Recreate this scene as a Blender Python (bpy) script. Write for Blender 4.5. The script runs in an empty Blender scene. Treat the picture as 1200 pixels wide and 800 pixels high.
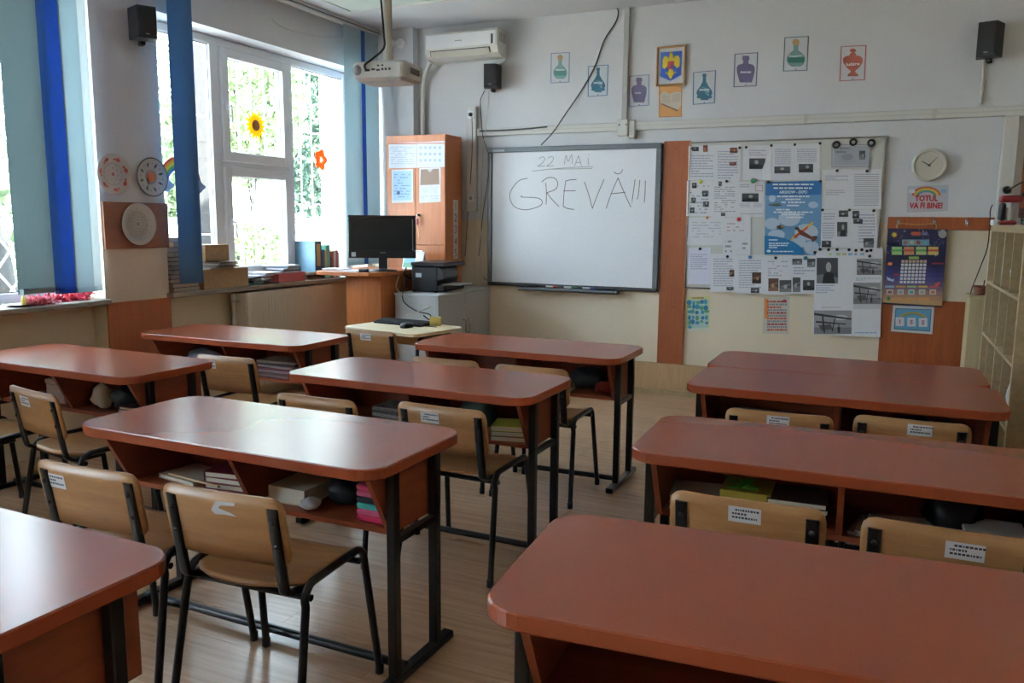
import bpy, math, random
import numpy as np
from mathutils import Vector, Matrix
random.seed(7)
PI = math.pi
scn = bpy.context.scene
COL = scn.collection

# ---------------------------------------------------------------- camera, sky, exposure
FPX, YAW, PITCH, ROLL, CAMH = 962.1, -.4241, -.1445, .0087, 1.4404
def cam_axes():
    f = Vector((math.sin(YAW)*math.cos(PITCH), math.cos(YAW)*math.cos(PITCH), math.sin(PITCH)))
    r = Vector((math.cos(YAW), -math.sin(YAW), 0)); u = r.cross(f)
    return math.cos(ROLL)*r+math.sin(ROLL)*u, -math.sin(ROLL)*r+math.cos(ROLL)*u, f
AX_R, AX_U, AX_F = cam_axes()
cam = bpy.data.objects.new('camera', bpy.data.cameras.new('camera'))
COL.objects.link(cam)
cam.data.sensor_width = 36; cam.data.lens = FPX/1200*36; cam.data.clip_start = .02
m = Matrix.Identity(4)
for i in range(3):
    m[i][0], m[i][1], m[i][2] = AX_R[i], AX_U[i], -AX_F[i]
m[2][3] = CAMH
cam.matrix_world = m
scn.camera = cam
def at(px, py, x=None, y=None, z=None):
    """point where the photo's pixel ray meets a wall, floor or shelf plane"""
    px, py = float(px), float(py)
    d = (px-600)/FPX*AX_R-(py-400)/FPX*AX_U+AX_F
    o = Vector((0, 0, CAMH))
    t = (x-o.x)/d.x if x is not None else (y-o.y)/d.y if y is not None else (z-o.z)/d.z
    return o+t*d

world = bpy.data.worlds.new('overcast_sky'); scn.world = world; world.use_nodes = True
nt = world.node_tree; bg = nt.nodes['Background']
bg.inputs['Color'].default_value = (.68, .84, 1.0, 1); bg.inputs['Strength'].default_value = 20.0
sun = bpy.data.objects.new('sun', bpy.data.lights.new('sun', 'SUN')); COL.objects.link(sun)
sun.data.energy = 85; sun.data.angle = .02; sun.data.color = (1, .99, .97)
sun.rotation_euler = Vector((-.62, .3, -.72)).to_track_quat('-Z', 'Y').to_euler()     # stands behind the building: lights the garden, not the room
scn.view_settings.view_transform = 'Standard'; scn.view_settings.look = 'None'
scn.view_settings.exposure = 0.52; scn.view_settings.gamma = 1; scn.view_settings.use_curve_mapping = False
scn.cycles.max_bounces = 8; scn.cycles.diffuse_bounces = 5; scn.cycles.glossy_bounces = 4
scn.cycles.transparent_max_bounces = 12; scn.cycles.caustics_reflective = False; scn.cycles.caustics_refractive = False
scn.cycles.sample_clamp_indirect = 4.0; scn.cycles.blur_glossy = 1.0

# ---------------------------------------------------------------- room numbers (metres)
XW, YF, ZC, XR, YB = -4.5, 6.76, 3.17, 1.05, -2.4    # window wall, front wall, ceiling, right wall, back wall
WZ0, WZ1, SILL = .90, 2.80, .935
PAINT = 1.46
WINS = [(-1.75, .1), (1.25, 3.68), (4.19, 6.60)]

# ---------------------------------------------------------------- materials
def lin(c):
    return tuple((v/12.92 if v <= .04045 else ((v+.055)/1.055)**2.4) for v in c)
MATS = {}
def new_mat(name):
    mt = bpy.data.materials.new(name); mt.use_nodes = True
    return mt, mt.node_tree, mt.node_tree.nodes['Principled BSDF']
def col(r, g, b, rough=.6, metal=0.0, spec=.4):
    """plain colour with a faint fine grain; r g b in 0-255 as seen"""
    key = (r, g, b, rough, metal)
    if key in MATS: return MATS[key]
    mt, t, p = new_mat('paint_%d_%d_%d' % (r, g, b))
    c = lin((r/255, g/255, b/255))
    n = t.nodes.new('ShaderNodeTexNoise'); n.inputs['Scale'].default_value = 35; n.inputs['Detail'].default_value = 3
    tc = t.nodes.new('ShaderNodeTexCoord'); t.links.new(tc.outputs['Object'], n.inputs['Vector'])
    mx = t.nodes.new('ShaderNodeMix'); mx.data_type = 'RGBA'
    mx.inputs['A'].default_value = (*[v*.97 for v in c], 1); mx.inputs['B'].default_value = (*[min(1, v*1.02) for v in c], 1)
    t.links.new(n.outputs['Fac'], mx.inputs['Factor']); t.links.new(mx.outputs['Result'], p.inputs['Base Color'])
    p.inputs['Roughness'].default_value = rough; p.inputs['Metallic'].default_value = metal
    p.inputs['Specular IOR Level'].default_value = spec
    MATS[key] = mt
    return mt
def wood(name, c1, c2, axis, scale=4, stretch=14, rough=.4, var=0.0, bump=0.0, spec=.5, detail=6):
    mt, t, p = new_mat(name)
    tc = t.nodes.new('ShaderNodeTexCoord'); mp = t.nodes.new('ShaderNodeMapping')
    s = [scale*stretch]*3; s['xyz'.index(axis)] = scale
    mp.inputs['Scale'].default_value = s
    t.links.new(tc.outputs['Object'], mp.inputs['Vector'])
    oi = t.nodes.new('ShaderNodeObjectInfo')
    mul = t.nodes.new('ShaderNodeMath'); mul.operation = 'MULTIPLY'; mul.inputs[1].default_value = 37
    t.links.new(oi.outputs['Random'], mul.inputs[0]); t.links.new(mul.outputs[0], mp.inputs['Location'])
    n = t.nodes.new('ShaderNodeTexNoise'); n.inputs['Scale'].default_value = 1; n.inputs['Detail'].default_value = detail; n.inputs['Roughness'].default_value = .65
    t.links.new(mp.outputs['Vector'], n.inputs['Vector'])
    cr = t.nodes.new('ShaderNodeValToRGB'); cr.color_ramp.elements[0].position = .3; cr.color_ramp.elements[1].position = .7
    cr.color_ramp.elements[0].color = (*lin([v/255 for v in c1]), 1); cr.color_ramp.elements[1].color = (*lin([v/255 for v in c2]), 1)
    t.links.new(n.outputs['Fac'], cr.inputs['Fac'])
    out = cr.outputs['Color']
    if var:
        hs = t.nodes.new('ShaderNodeHueSaturation'); mr = t.nodes.new('ShaderNodeMapRange')
        mr.inputs['To Min'].default_value = 1-var; mr.inputs['To Max'].default_value = 1+var
        t.links.new(oi.outputs['Random'], mr.inputs['Value']); t.links.new(mr.outputs['Result'], hs.inputs['Value'])
        t.links.new(out, hs.inputs['Color']); out = hs.outputs['Color']
    t.links.new(out, p.inputs['Base Color'])
    p.inputs['Roughness'].default_value = rough; p.inputs['Specular IOR Level'].default_value = spec
    if bump:
        b = t.nodes.new('ShaderNodeBump'); b.inputs['Strength'].default_value = bump; b.inputs['Distance'].default_value = .002
        t.links.new(n.outputs['Fac'], b.inputs['Height']); t.links.new(b.outputs['Normal'], p.inputs['Normal'])
    return mt
def plaster(name, c, bump=.15):
    mt, t, p = new_mat(name)
    tc = t.nodes.new('ShaderNodeTexCoord')
    n = t.nodes.new('ShaderNodeTexNoise'); n.inputs['Scale'].default_value = 3.0; n.inputs['Detail'].default_value = 8
    t.links.new(tc.outputs['Object'], n.inputs['Vector'])
    a = lin([v/255 for v in c])
    mx = t.nodes.new('ShaderNodeMix'); mx.data_type = 'RGBA'
    mx.inputs['A'].default_value = (*[v*.93 for v in a], 1); mx.inputs['B'].default_value = (*[min(1, v*1.05) for v in a], 1)
    t.links.new(n.outputs['Fac'], mx.inputs['Factor']); t.links.new(mx.outputs['Result'], p.inputs['Base Color'])
    n2 = t.nodes.new('ShaderNodeTexNoise'); n2.inputs['Scale'].default_value = 90; n2.inputs['Detail'].default_value = 4
    t.links.new(tc.outputs['Object'], n2.inputs['Vector'])
    b = t.nodes.new('ShaderNodeBump'); b.inputs['Strength'].default_value = bump; b.inputs['Distance'].default_value = .004
    t.links.new(n2.outputs['Fac'], b.inputs['Height']); t.links.new(b.outputs['Normal'], p.inputs['Normal'])
    p.inputs['Roughness'].default_value = .75; p.inputs['Specular IOR Level'].default_value = .25
    return mt
def fabric(name, c, trans=.45):
    mt, t, p = new_mat(name)
    a = (*lin([v/255 for v in c]), 1)
    p.inputs['Base Color'].default_value = a; p.inputs['Roughness'].default_value = .8; p.inputs['Specular IOR Level'].default_value = .1
    tc = t.nodes.new('ShaderNodeTexCoord'); w = t.nodes.new('ShaderNodeTexWave'); w.inputs['Scale'].default_value = 160
    w.bands_direction = 'Z'
    t.links.new(tc.outputs['Object'], w.inputs['Vector'])
    b = t.nodes.new('ShaderNodeBump'); b.inputs['Strength'].default_value = .08
    t.links.new(w.outputs['Fac'], b.inputs['Height']); t.links.new(b.outputs['Normal'], p.inputs['Normal'])
    tr = t.nodes.new('ShaderNodeBsdfTranslucent'); tr.inputs['Color'].default_value = a
    ms = t.nodes.new('ShaderNodeMixShader'); ms.inputs['Fac'].default_value = trans
    t.links.new(p.outputs['BSDF'], ms.inputs[1]); t.links.new(tr.outputs['BSDF'], ms.inputs[2])
    t.links.new(ms.outputs['Shader'], t.nodes['Material Output'].inputs['Surface'])
    return mt
def glass_mat(name, tint=(.97, .99, .98), refl=.9):
    mt, t, p = new_mat(name)
    t.nodes.remove(p)
    tr = t.nodes.new('ShaderNodeBsdfTransparent'); tr.inputs['Color'].default_value = (*tint, 1)
    gl = t.nodes.new('ShaderNodeBsdfGlossy'); gl.inputs['Roughness'].default_value = .03
    lw = t.nodes.new('ShaderNodeLayerWeight'); pw = t.nodes.new('ShaderNodeMath'); pw.operation = 'POWER'; pw.inputs[1].default_value = 4
    fr = t.nodes.new('ShaderNodeMath'); fr.operation = 'MULTIPLY_ADD'; fr.inputs[1].default_value = .6; fr.inputs[2].default_value = .03
    t.links.new(lw.outputs['Facing'], pw.inputs[0]); t.links.new(pw.outputs[0], fr.inputs[0])
    ms = t.nodes.new('ShaderNodeMixShader')
    t.links.new(fr.outputs[0], ms.inputs['Fac']); t.links.new(tr.outputs['BSDF'], ms.inputs[1]); t.links.new(gl.outputs['BSDF'], ms.inputs[2])
    t.links.new(ms.outputs['Shader'], t.nodes['Material Output'].inputs['Surface'])
    return mt
def bark_mat():
    mt, t, p = new_mat('bark')
    tc = t.nodes.new('ShaderNodeTexCoord'); mp = t.nodes.new('ShaderNodeMapping'); mp.inputs['Scale'].default_value = (14, 14, 4)
    v = t.nodes.new('ShaderNodeTexVoronoi'); v.feature = 'DISTANCE_TO_EDGE'
    n = t.nodes.new('ShaderNodeTexNoise'); n.inputs['Scale'].default_value = 3; n.inputs['Detail'].default_value = 6
    t.links.new(tc.outputs['Object'], mp.inputs['Vector']); t.links.new(mp.outputs['Vector'], n.inputs['Vector'])
    t.links.new(n.outputs['Color'], v.inputs['Vector'])
    cr = t.nodes.new('ShaderNodeValToRGB')
    cr.color_ramp.elements[0].color = (.006, .005, .005, 1); cr.color_ramp.elements[1].color = (.035, .032, .03, 1); cr.color_ramp.elements[1].position = .35
    v.inputs['Scale'].default_value = 9
    t.links.new(v.outputs['Distance'], cr.inputs['Fac']); t.links.new(cr.outputs['Color'], p.inputs['Base Color'])
    b = t.nodes.new('ShaderNodeBump'); b.inputs['Strength'].default_value = .8; b.inputs['Distance'].default_value = .03
    t.links.new(v.outputs['Distance'], b.inputs['Height']); t.links.new(b.outputs['Normal'], p.inputs['Normal'])
    p.inputs['Roughness'].default_value = .9
    return mt
def leaf_mat(name, c):
    mt, t, p = new_mat(name)
    oi = t.nodes.new('ShaderNodeNewGeometry')
    hs = t.nodes.new('ShaderNodeHueSaturation'); hs.inputs['Color'].default_value = (*lin([v/255 for v in c]), 1)
    mr = t.nodes.new('ShaderNodeMapRange'); mr.inputs['To Min'].default_value = .6; mr.inputs['To Max'].default_value = 1.4
    t.links.new(oi.outputs['Random Per Island'], mr.inputs['Value']); t.links.new(mr.outputs['Result'], hs.inputs['Value'])
    tr = t.nodes.new('ShaderNodeBsdfTranslucent'); ms = t.nodes.new('ShaderNodeMixShader'); ms.inputs['Fac'].default_value = .4
    t.links.new(hs.outputs['Color'], p.inputs['Base Color']); t.links.new(hs.outputs['Color'], tr.inputs['Color'])
    t.links.new(p.outputs['BSDF'], ms.inputs[1]); t.links.new(tr.outputs['BSDF'], ms.inputs[2])
    t.links.new(ms.outputs['Shader'], t.nodes['Material Output'].inputs['Surface'])
    p.inputs['Roughness'].default_value = .55
    return mt

M_WALLW = plaster('wall_paint_white', (220, 221, 224))
M_WALLC = plaster('wall_paint_cream', (228, 214, 190))
M_CEIL = plaster('ceiling_paint', (224, 226, 230), .08)
M_FLOOR = wood('floor_laminate', (170, 136, 108), (200, 166, 136), 'x', 2.2, 22, .27, .05, .02, .6)
M_DESK = wood('desk_laminate_redbrown', (136, 64, 38), (139, 66, 40), 'x', 1.0, 4, .26, .04, 0, .55, 0)
M_DESKD = wood('desk_panel_redbrown', (116, 54, 32), (140, 70, 42), 'x', 3, 9, .4, .04)
M_DESKY = wood('desk_side_redbrown', (116, 54, 32), (140, 70, 42), 'y', 3, 9, .4, .04)
M_PLY = wood('birch_plywood', (150, 106, 66), (172, 130, 86), 'x', 3, 12, .36, .08, 0)
M_PANEL = wood('cherry_board', (132, 66, 32), (156, 84, 44), 'z', 3, 14, .42, .03)
M_PANELX = wood('cherry_board_lying', (120, 68, 42), (140, 82, 52), 'y', 3, 14, .45, .03)
M_WARD = wood('wardrobe_cherry', (156, 88, 46), (180, 108, 60), 'z', 3, 16, .4, .02)
M_DADO = wood('dado_board', (170, 138, 100), (196, 166, 126), 'z', 5, 30, .5, .02)
M_BIRCH = wood('birch_board', (164, 144, 108), (182, 162, 126), 'y', 3, 10, .45, .03)
M_BIRCHP = wood('pale_birch_board', (206, 188, 152), (222, 206, 172), 'x', 3, 10, .4, .03)
M_CREAMB = wood('cream_board', (176, 158, 120), (192, 176, 140), 'z', 3, 10, .5, .03)
M_BLACK = col(16, 17, 20, .32)
M_PVC = col(238, 241, 245, .3)
M_GLASS = glass_mat('window_glass')
M_CLEAR = glass_mat('clear_plastic', (.93, .96, .97))
M_WHITEBOARD = col(242, 244, 248, .2)
M_PLASTICW = col(214, 213, 208, .45)
M_OFFW = col(200, 196, 184, .5)
M_GREYM = col(110, 114, 118, .4, .3)
M_DARK = col(24, 26, 30, .45)
M_SILL = col(150, 140, 128, .5)
M_STEEL = col(170, 172, 175, .25, .9)
M_PAPER = col(226, 226, 230, .8)
M_INK = col(120, 122, 140, .8)
M_RADI = col(224, 216, 202, .45)
M_CARD = wood('cardboard', (150, 118, 84), (170, 138, 102), 'x', 5, 6, .85)
M_BARK = bark_mat()
M_LEAF = [leaf_mat('leaf_mid', (66, 84, 52)), leaf_mat('leaf_pale', (96, 112, 74)), leaf_mat('leaf_deep', (48, 68, 52))]
M_GRILLE = col(228, 228, 226, .5)

# ---------------------------------------------------------------- mesh builder
class MB:
    def __init__(s): s.v = []; s.f = []; s.mi = []; s.sm = []; s.mats = []
    def mat(s, mt):
        if mt not in s.mats: s.mats.append(mt)
        return s.mats.index(mt)
    def add(s, vs, fs, mt, smooth=False):
        o = len(s.v); k = s.mat(mt)
        s.v += [tuple(p) for p in vs]
        for f in fs:
            s.f.append([o+i for i in f]); s.mi.append(k); s.sm.append(smooth)
        return s
    def box(s, x0, x1, y0, y1, z0, z1, mt, bev=0.0):
        if x0 > x1: x0, x1 = x1, x0
        if y0 > y1: y0, y1 = y1, y0
        if z0 > z1: z0, z1 = z1, z0
        if bev <= 0:
            vs = [(x, y, z) for z in (z0, z1) for y in (y0, y1) for x in (x0, x1)]
            fs = [(0, 2, 3, 1), (4, 5, 7, 6), (0, 1, 5, 4), (2, 6, 7, 3), (0, 4, 6, 2), (1, 3, 7, 5)]
            return s.add(vs, fs, mt)
        b = min(bev, (x1-x0)*.45, (y1-y0)*.45, (z1-z0)*.45)
        def ring(i, z):
            return [(x0+i, y0+b, z), (x0+b, y0+i, z), (x1-b, y0+i, z), (x1-i, y0+b, z),
                    (x1-i, y1-b, z), (x1-b, y1-i, z), (x0+b, y1-i, z), (x0+i, y1-b, z)]
        rs = [ring(b*.999, z0), ring(0, z0+b), ring(0, z1-b), ring(b*.999, z1)]
        return s.loft(rs, mt, cap=True)
    def loft(s, rings, mt, cap=True, closed=True, smooth=False):
        n = len(rings[0]); vs = [p for r in rings for p in r]; fs = []
        for i in range(len(rings)-1):
            for j in range(n if closed else n-1):
                a, b = i*n+j, i*n+(j+1) % n
                fs.append((a, b, b+n, a+n))
        s.add(vs, fs, mt, smooth)
        if cap:
            s.add(rings[0], [tuple(reversed(range(n)))], mt); s.add(rings[-1], [tuple(range(n))], mt)
        return s
    def prism(s, poly, axis, a, b, mt, bev=0.0):
        """polygon given in the two other axes, extruded from a to b"""
        def P(u, v, w): return {'x': (w, u, v), 'y': (u, w, v), 'z': (u, v, w)}[axis]
        if bev > 0:
            c = (sum(p[0] for p in poly)/len(poly), sum(p[1] for p in poly)/len(poly))
            def sh(d):
                r = []
                for u, v in poly:
                    l = math.hypot(u-c[0], v-c[1]) or 1
                    r.append((u-(u-c[0])/l*d, v-(v-c[1])/l*d))
                return r
            rings = [[P(u, v, a) for u, v in sh(bev)], [P(u, v, a+bev) for u, v in poly], [P(u, v, b-bev) for u, v in poly], [P(u, v, b) for u, v in sh(bev)]]
        else:
            rings = [[P(u, v, w) for u, v in poly] for w in (a, b)]
        return s.loft(rings, mt)
    def tube(s, pts, r, mt, n=8, closed=False, ry=None):
        pts = [Vector(p) for p in pts]; rings = []; up = None
        L = len(pts)
        for i, p in enumerate(pts):
            if closed: t = pts[(i+1) % L]-pts[i-1]
            else: t = pts[min(i+1, L-1)]-pts[max(i-1, 0)]
            t.normalize()
            if up is None:
                up = Vector((0, 0, 1)) if abs(t.z) < .9 else Vector((1, 0, 0))
            sd = t.cross(up); sd.normalize(); up = sd.cross(t); up.normalize()
            rr = r[i] if isinstance(r, (list, tuple)) else r
            rings.append([p+sd*math.cos(2*PI*k/n)*rr+up*math.sin(2*PI*k/n)*(ry or rr) for k in range(n)])
        if closed: rings.append(rings[0])
        return s.loft(rings, mt, cap=not closed, smooth=True)
    def lathe(s, prof, mt, n=24, c=(0, 0, 0), axis='z', cap=True):
        rings = []
        for r, h in prof:
            ring = []
            for k in range(n):
                a = 2*PI*k/n; u, v = r*math.cos(a), r*math.sin(a)
                p = {'z': (u, v, h), 'y': (u, h, -v), 'x': (h, u, v)}[axis]
                ring.append((c[0]+p[0], c[1]+p[1], c[2]+p[2]))
            rings.append(ring)
        return s.loft(rings, mt, cap=cap, smooth=True)
    def build(s, name, parent=None, loc=None, rz=0.0):
        me = bpy.data.meshes.new(name); me.from_pydata(s.v, [], s.f)
        for mt in s.mats: me.materials.append(mt)
        me.polygons.foreach_set('material_index', s.mi); me.polygons.foreach_set('use_smooth', s.sm)
        me.update()
        o = bpy.data.objects.new(name, me); COL.objects.link(o)
        if parent: o.parent = parent
        if loc: o.location = loc
        o.rotation_euler.z = rz
        return o

def rrect(w, d, r, n=5, cx=0, cy=0):
    pts = []
    for sx, sy, a0 in ((1, -1, -90), (1, 1, 0), (-1, 1, 90), (-1, -1, 180)):
        for k in range(n+1):
            a = math.radians(a0+90*k/n)
            pts.append((cx+sx*(w/2-r)+r*math.cos(a), cy+sy*(d/2-r)+r*math.sin(a)))
    return pts
def arc(c, r, a0, a1, n, plane='yz', w=0):
    out = []
    for k in range(n+1):
        a = math.radians(a0+(a1-a0)*k/n); u, v = c[0]+r*math.cos(a), c[1]+r*math.sin(a)
        out.append({'yz': (w, u, v), 'xz': (u, w, v), 'xy': (u, v, w)}[plane])
    return out
def bez(pts, n=14):
    """smooth curve through points (Catmull-Rom)"""
    P = [Vector(p) for p in pts]; P = [P[0]*2-P[1]]+P+[P[-1]*2-P[-2]]; out = []
    for i in range(1, len(P)-2):
        for k in range(n):
            t = k/n; a, b, c, d = P[i-1], P[i], P[i+1], P[i+2]
            out.append(.5*((2*b)+(c-a)*t+(2*a-5*b+4*c-d)*t*t+(-a+3*b-3*c+d)*t**3))
    out.append(P[-2]); return out

def tag(o, label=None, cat=None, group=None, kind=None):
    if label: o['label'] = label
    if cat: o['category'] = cat
    if group: o['group'] = group
    if kind: o['kind'] = kind
    return o
def thing(name, label, cat, loc=(0, 0, 0), rz=0.0, group=None):
    o = bpy.data.objects.new(name, None); COL.objects.link(o)
    o.empty_display_size = .05; o.location = loc; o.rotation_euler.z = rz
    return tag(o, label, cat, group)
def struct(name, mb, parent=None):
    o = mb.build(name, parent)
    if not parent: o['kind'] = 'structure'
    return o
def copy_tree(o, parent=None):
    c = o.copy(); COL.objects.link(c); c.parent = parent
    for ch in list(o.children): copy_tree(ch, c)
    return c

_text_cache = {}
def text_geo(s, bold=0.0):
    """outline mesh of a word: (points, faces, width, height), baseline at 0"""
    if (s, bold) in _text_cache: return _text_cache[(s, bold)]
    cu = bpy.data.curves.new('lettering', 'FONT'); cu.body = s; cu.resolution_u = 3; cu.offset = bold
    ob = bpy.data.objects.new('lettering', cu); COL.objects.link(ob)
    dg = bpy.context.evaluated_depsgraph_get(); me = ob.evaluated_get(dg).to_mesh()
    vs = [(v.co.x, v.co.y) for v in me.vertices]; fs = [tuple(p.vertices) for p in me.polygons]
    bpy.data.objects.remove(ob, do_unlink=True); bpy.data.curves.remove(cu)
    if not vs: vs = [(0, 0)]
    x0, x1 = min(v[0] for v in vs), max(v[0] for v in vs); y0, y1 = min(v[1] for v in vs), max(v[1] for v in vs)
    g = ([(a-x0, b-y0) for a, b in vs], fs, x1-x0, y1-y0); _text_cache[(s, bold)] = g
    return g

# ================================================================ THE ROOM
# floor: a screed slab with laminate planks laid across the room
fl = struct('floor', MB().box(XW-.45, XR, YB, YF, -.1, -.012, col(70, 60, 48, .8)))
PW, PL = .192, 1.285
plank_mesh = None
row = 0; y = YB
while y < YF-.01:
    x = XW-.12-PL*((row*.37) % 1)
    d = min(PW, YF-y)
    while x < XR:
        a, b = max(x, XW-.12), min(x+PL, XR)
        if b-a > .03:
            if abs(b-a-PL) < 1e-6 and abs(d-PW) < 1e-6:
                if plank_mesh is None:
                    o = MB().box(0, PL-.0012, 0, PW-.0012, -.012, 0, M_FLOOR).build('plank', fl, (a, y, 0)); plank_mesh = o.data
                else:
                    o = bpy.data.objects.new('plank', plank_mesh); COL.objects.link(o); o.parent = fl; o.location = (a, y, 0)
            else:
                MB().box(0, b-a-.0012, 0, d-.0012, -.012, 0, M_FLOOR).build('plank', fl, (a, y, 0))
        x += PL
    y += PW; row += 1

struct('ceiling', MB().box(XW-.45, XR+.2, YB-.2, YF+.2, ZC, ZC+.2, M_CEIL))
w = MB()
w.box(XW-.45, XR+.2, YF, YF+.2, 0, PAINT, M_WALLC); w.box(XW-.45, XR+.2, YF, YF+.2, PAINT, ZC, M_WALLW)
struct('wall_front', w)
w = MB().box(XW, -4.02, 6.67, YF, 0, PAINT, M_WALLC); w.box(XW, -4.02, 6.67, YF, PAINT, ZC, M_WALLW); struct('wall_corner', w)
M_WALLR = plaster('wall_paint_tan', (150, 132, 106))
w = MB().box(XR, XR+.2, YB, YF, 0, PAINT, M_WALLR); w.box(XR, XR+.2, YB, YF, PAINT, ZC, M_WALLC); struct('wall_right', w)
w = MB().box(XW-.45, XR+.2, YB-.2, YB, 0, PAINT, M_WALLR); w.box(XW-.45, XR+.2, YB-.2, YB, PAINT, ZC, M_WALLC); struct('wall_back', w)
w = MB()
edges = [YB]+[e for a in WINS for e in a]+[YF]
for i in range(0, len(edges), 2):
    w.box(XW-.45, XW, edges[i], edges[i+1], 0, PAINT, M_WALLC); w.box(XW-.45, XW, edges[i], edges[i+1], PAINT, ZC, M_WALLW)
for a, b in WINS:
    w.box(XW-.45, XW, a, b, WZ1, ZC, M_WALLW)
    w.box(XW-.45, XW-.12, a, b, 0, WZ0, M_WALLC)
struct('wall_left', w)

# boards along the foot of the front wall
bb = struct('baseboard_front', MB().box(-3.2, XR-.01, YF-.012, YF, .045, .275, M_DADO))
MB().box(-3.2, XR-.01, YF-.022, YF, 0, .05, M_BIRCH).build('skirting', bb)
# wooden boards screwed to the walls
def fw(px, py, y=YF): p = at(px, py, y=y); return p.x, p.z
def board(name, x0, x1, z0, z1, mt, d=.018, screws=()):
    o = struct(name, MB().box(x0, x1, YF-d, YF, z0, z1, mt, .002))
    for sx, sz in screws:
        MB().lathe([(.0, -.002), (.006, -.001), (.006, .003)], col(90, 60, 40, .4), 8, (sx, YF-d, sz), 'y').build('screw', o)
board('trim_1', -1.70, -1.485, .277, 2.10, M_PANEL, .02, [(-1.6, 2.04), (-1.6, 1.5), (-1.58, .75)])
board('trim_2', 0.0, .575, .277, .895, M_PANEL, .015)
board('trim_5', .828, .93, 1.50, 2.05, M_PANEL, .02)
o = struct('trim_3', MB().box(XW, XW+.015, 3.69, 4.20, 1.248, 1.545, M_PANELX, .002))
o = struct('trim_4', MB().box(XW, XW+.015, 3.68, 4.19, .25, .905, M_PANEL, .002))

# windows --------------------------------------------------------------------------------
GX = -4.73     # plane of the panes
def rail_box(mb, y0, y1, z0, z1, x0, x1): mb.box(x0, x1, y0, y1, z0, z1, M_PVC, .006)
def frame_ring(mb, y0, y1, z0, z1, t, x0, x1):
    rail_box(mb, y0, y0+t, z0, z1, x0, x1); rail_box(mb, y1-t, y1, z0, z1, x0, x1)
    rail_box(mb, y0+t, y1-t, z0, z0+t, x0, x1); rail_box(mb, y0+t, y1-t, z1-t, z1, x0, x1)
def pane(parent, y0, y1, z0, z1):
    MB().box(GX-.006, GX+.006, y0-.004, y1+.004, z0-.004, z1+.004, M_GLASS).build('pane', parent)
    g = MB(); gk = col(40, 42, 44, .6)
    g.box(GX+.006, GX+.010, y0-.006, y0+.004, z0, z1, gk); g.box(GX+.006, GX+.010, y1-.004, y1+.006, z0, z1, gk)
    g.box(GX+.006, GX+.010, y0, y1, z0-.006, z0+.004, gk); g.box(GX+.006, GX+.010, y0, y1, z1-.004, z1+.006, gk)
    g.build('gasket', parent)
def sash(parent, y0, y1, z0, z1, t=.075, handle=None):
    mb = MB(); frame_ring(mb, y0, y1, z0, z1, t, GX-.03, GX+.05)
    o = mb.build('sash', parent); pane(o, y0+t, y1-t, z0+t, z1-t)
    if handle:
        hy, hz = handle; h = MB()
        h.box(GX+.05, GX+.062, hy-.014, hy+.014, hz-.03, hz+.03, M_PVC, .004)
        h.tube([(GX+.06, hy, hz), (GX+.10, hy, hz), (GX+.105, hy, hz-.02), (GX+.105, hy, hz-.12)], .008, M_PVC)
        h.build('handle', o)
    return o
def window(n, y0, y1, mull, zt=2.77):
    wn = bpy.data.objects.new('window_%d' % n, None); COL.objects.link(wn); wn['kind'] = 'structure'; wn.location = (0, 0, 0)
    f = MB(); frame_ring(f, y0+.01, y1-.005, .938, WZ1-.003, .06, GX-.035, GX+.03)
    for a, b in mull: rail_box(f, a, b, .99, 2.75, GX-.035, GX+.03)
    f.build('window_frame', wn)
    sl = MB().box(GX+.02, XW+.06, y0-.02, y1, WZ0, SILL, M_SILL, .006).build('window_sill', wn)
    return wn
w2 = window(2, *WINS[2], [(4.87, 4.965), (5.745, 5.81)])
pane(w2, 4.265, 4.87, 1.0, 2.735); pane(w2, 5.81, 6.535, 1.0, 2.735)
f = MB(); rail_box(f, 4.965, 5.745, 1.85, 1.885, GX-.035, GX+.03); f.build('transom', w2)
sash(w2, 4.967, 5.743, 1.888, 2.738, .075, (5.005, 2.30)); sash(w2, 4.967, 5.743, .998, 1.848, .075, (5.005, 1.42))
for n, (a, b) in ((1, WINS[1]), (3, WINS[0])):
    wn = window(n, a, b, [(b-.80, b-.73), (b-1.7, b-1.63)])
    pane(wn, b-.73, b-.065, 1.0, 2.735); pane(wn, a+.07, b-1.7, 1.0, 2.735)
    sash(wn, b-1.628, b-.802, .998, 2.738, .075, (b-.84, 1.8))

# white iron grilles outside the windows
GRX = -5.0
def grille(y0, y1, label, diamonds):
    g = thing('window_grille', label, 'grille', (GRX, (y0+y1)/2, .9))
    yc = (y0+y1)/2; hw = (y1-y0)/2; H = 1.9
    def bar(p, q, r=.008): MB().tube([p, q], r, M_GRILLE, 6).build('bar', g)
    for z in (.02, H): bar((0, -hw, z), (0, hw, z), .012)
    for yy in (-hw, hw): bar((0, yy, 0), (0, yy, H), .012)
    if diamonds:
        st = .19; k = -hw-H*.8
        while k < hw:
            for sgn in (1, -1):
                # line y = k + sgn * z * 0.8 clipped to the frame
                pts = []
                for z in np.linspace(0, H, 60):
                    yy = sgn*(k+z*.8)
                    if -hw <= yy <= hw: pts.append((0, yy, z))
                if len(pts) > 3: bar(pts[0], pts[-1], .007)
            k += st
    else:
        n = 15
        for i in range(1, n):
            yy = -hw+2*hw*i/n; bar((0, yy, 0), (0, yy, H), .0065)
        for z in (.42, 1.35): bar((0, -hw, z), (0, hw, z), .008)
        for i in range(n):
            yy = -hw+2*hw*(i+.5)/n
            for z in (.25, .62, 1.17, 1.55):
                if (i+int(z*4)) % 2 == 0:
                    MB().tube([(0, yy+.062*math.cos(a), z+.075*math.sin(a)) for a in np.linspace(0, 2*PI, 17)[:-1]], .007, M_GRILLE, 5, closed=True).build('ring', g)
    return g
grille(4.2, 6.6, 'white iron grille of upright bars and rings outside the sunflower window', False)
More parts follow.
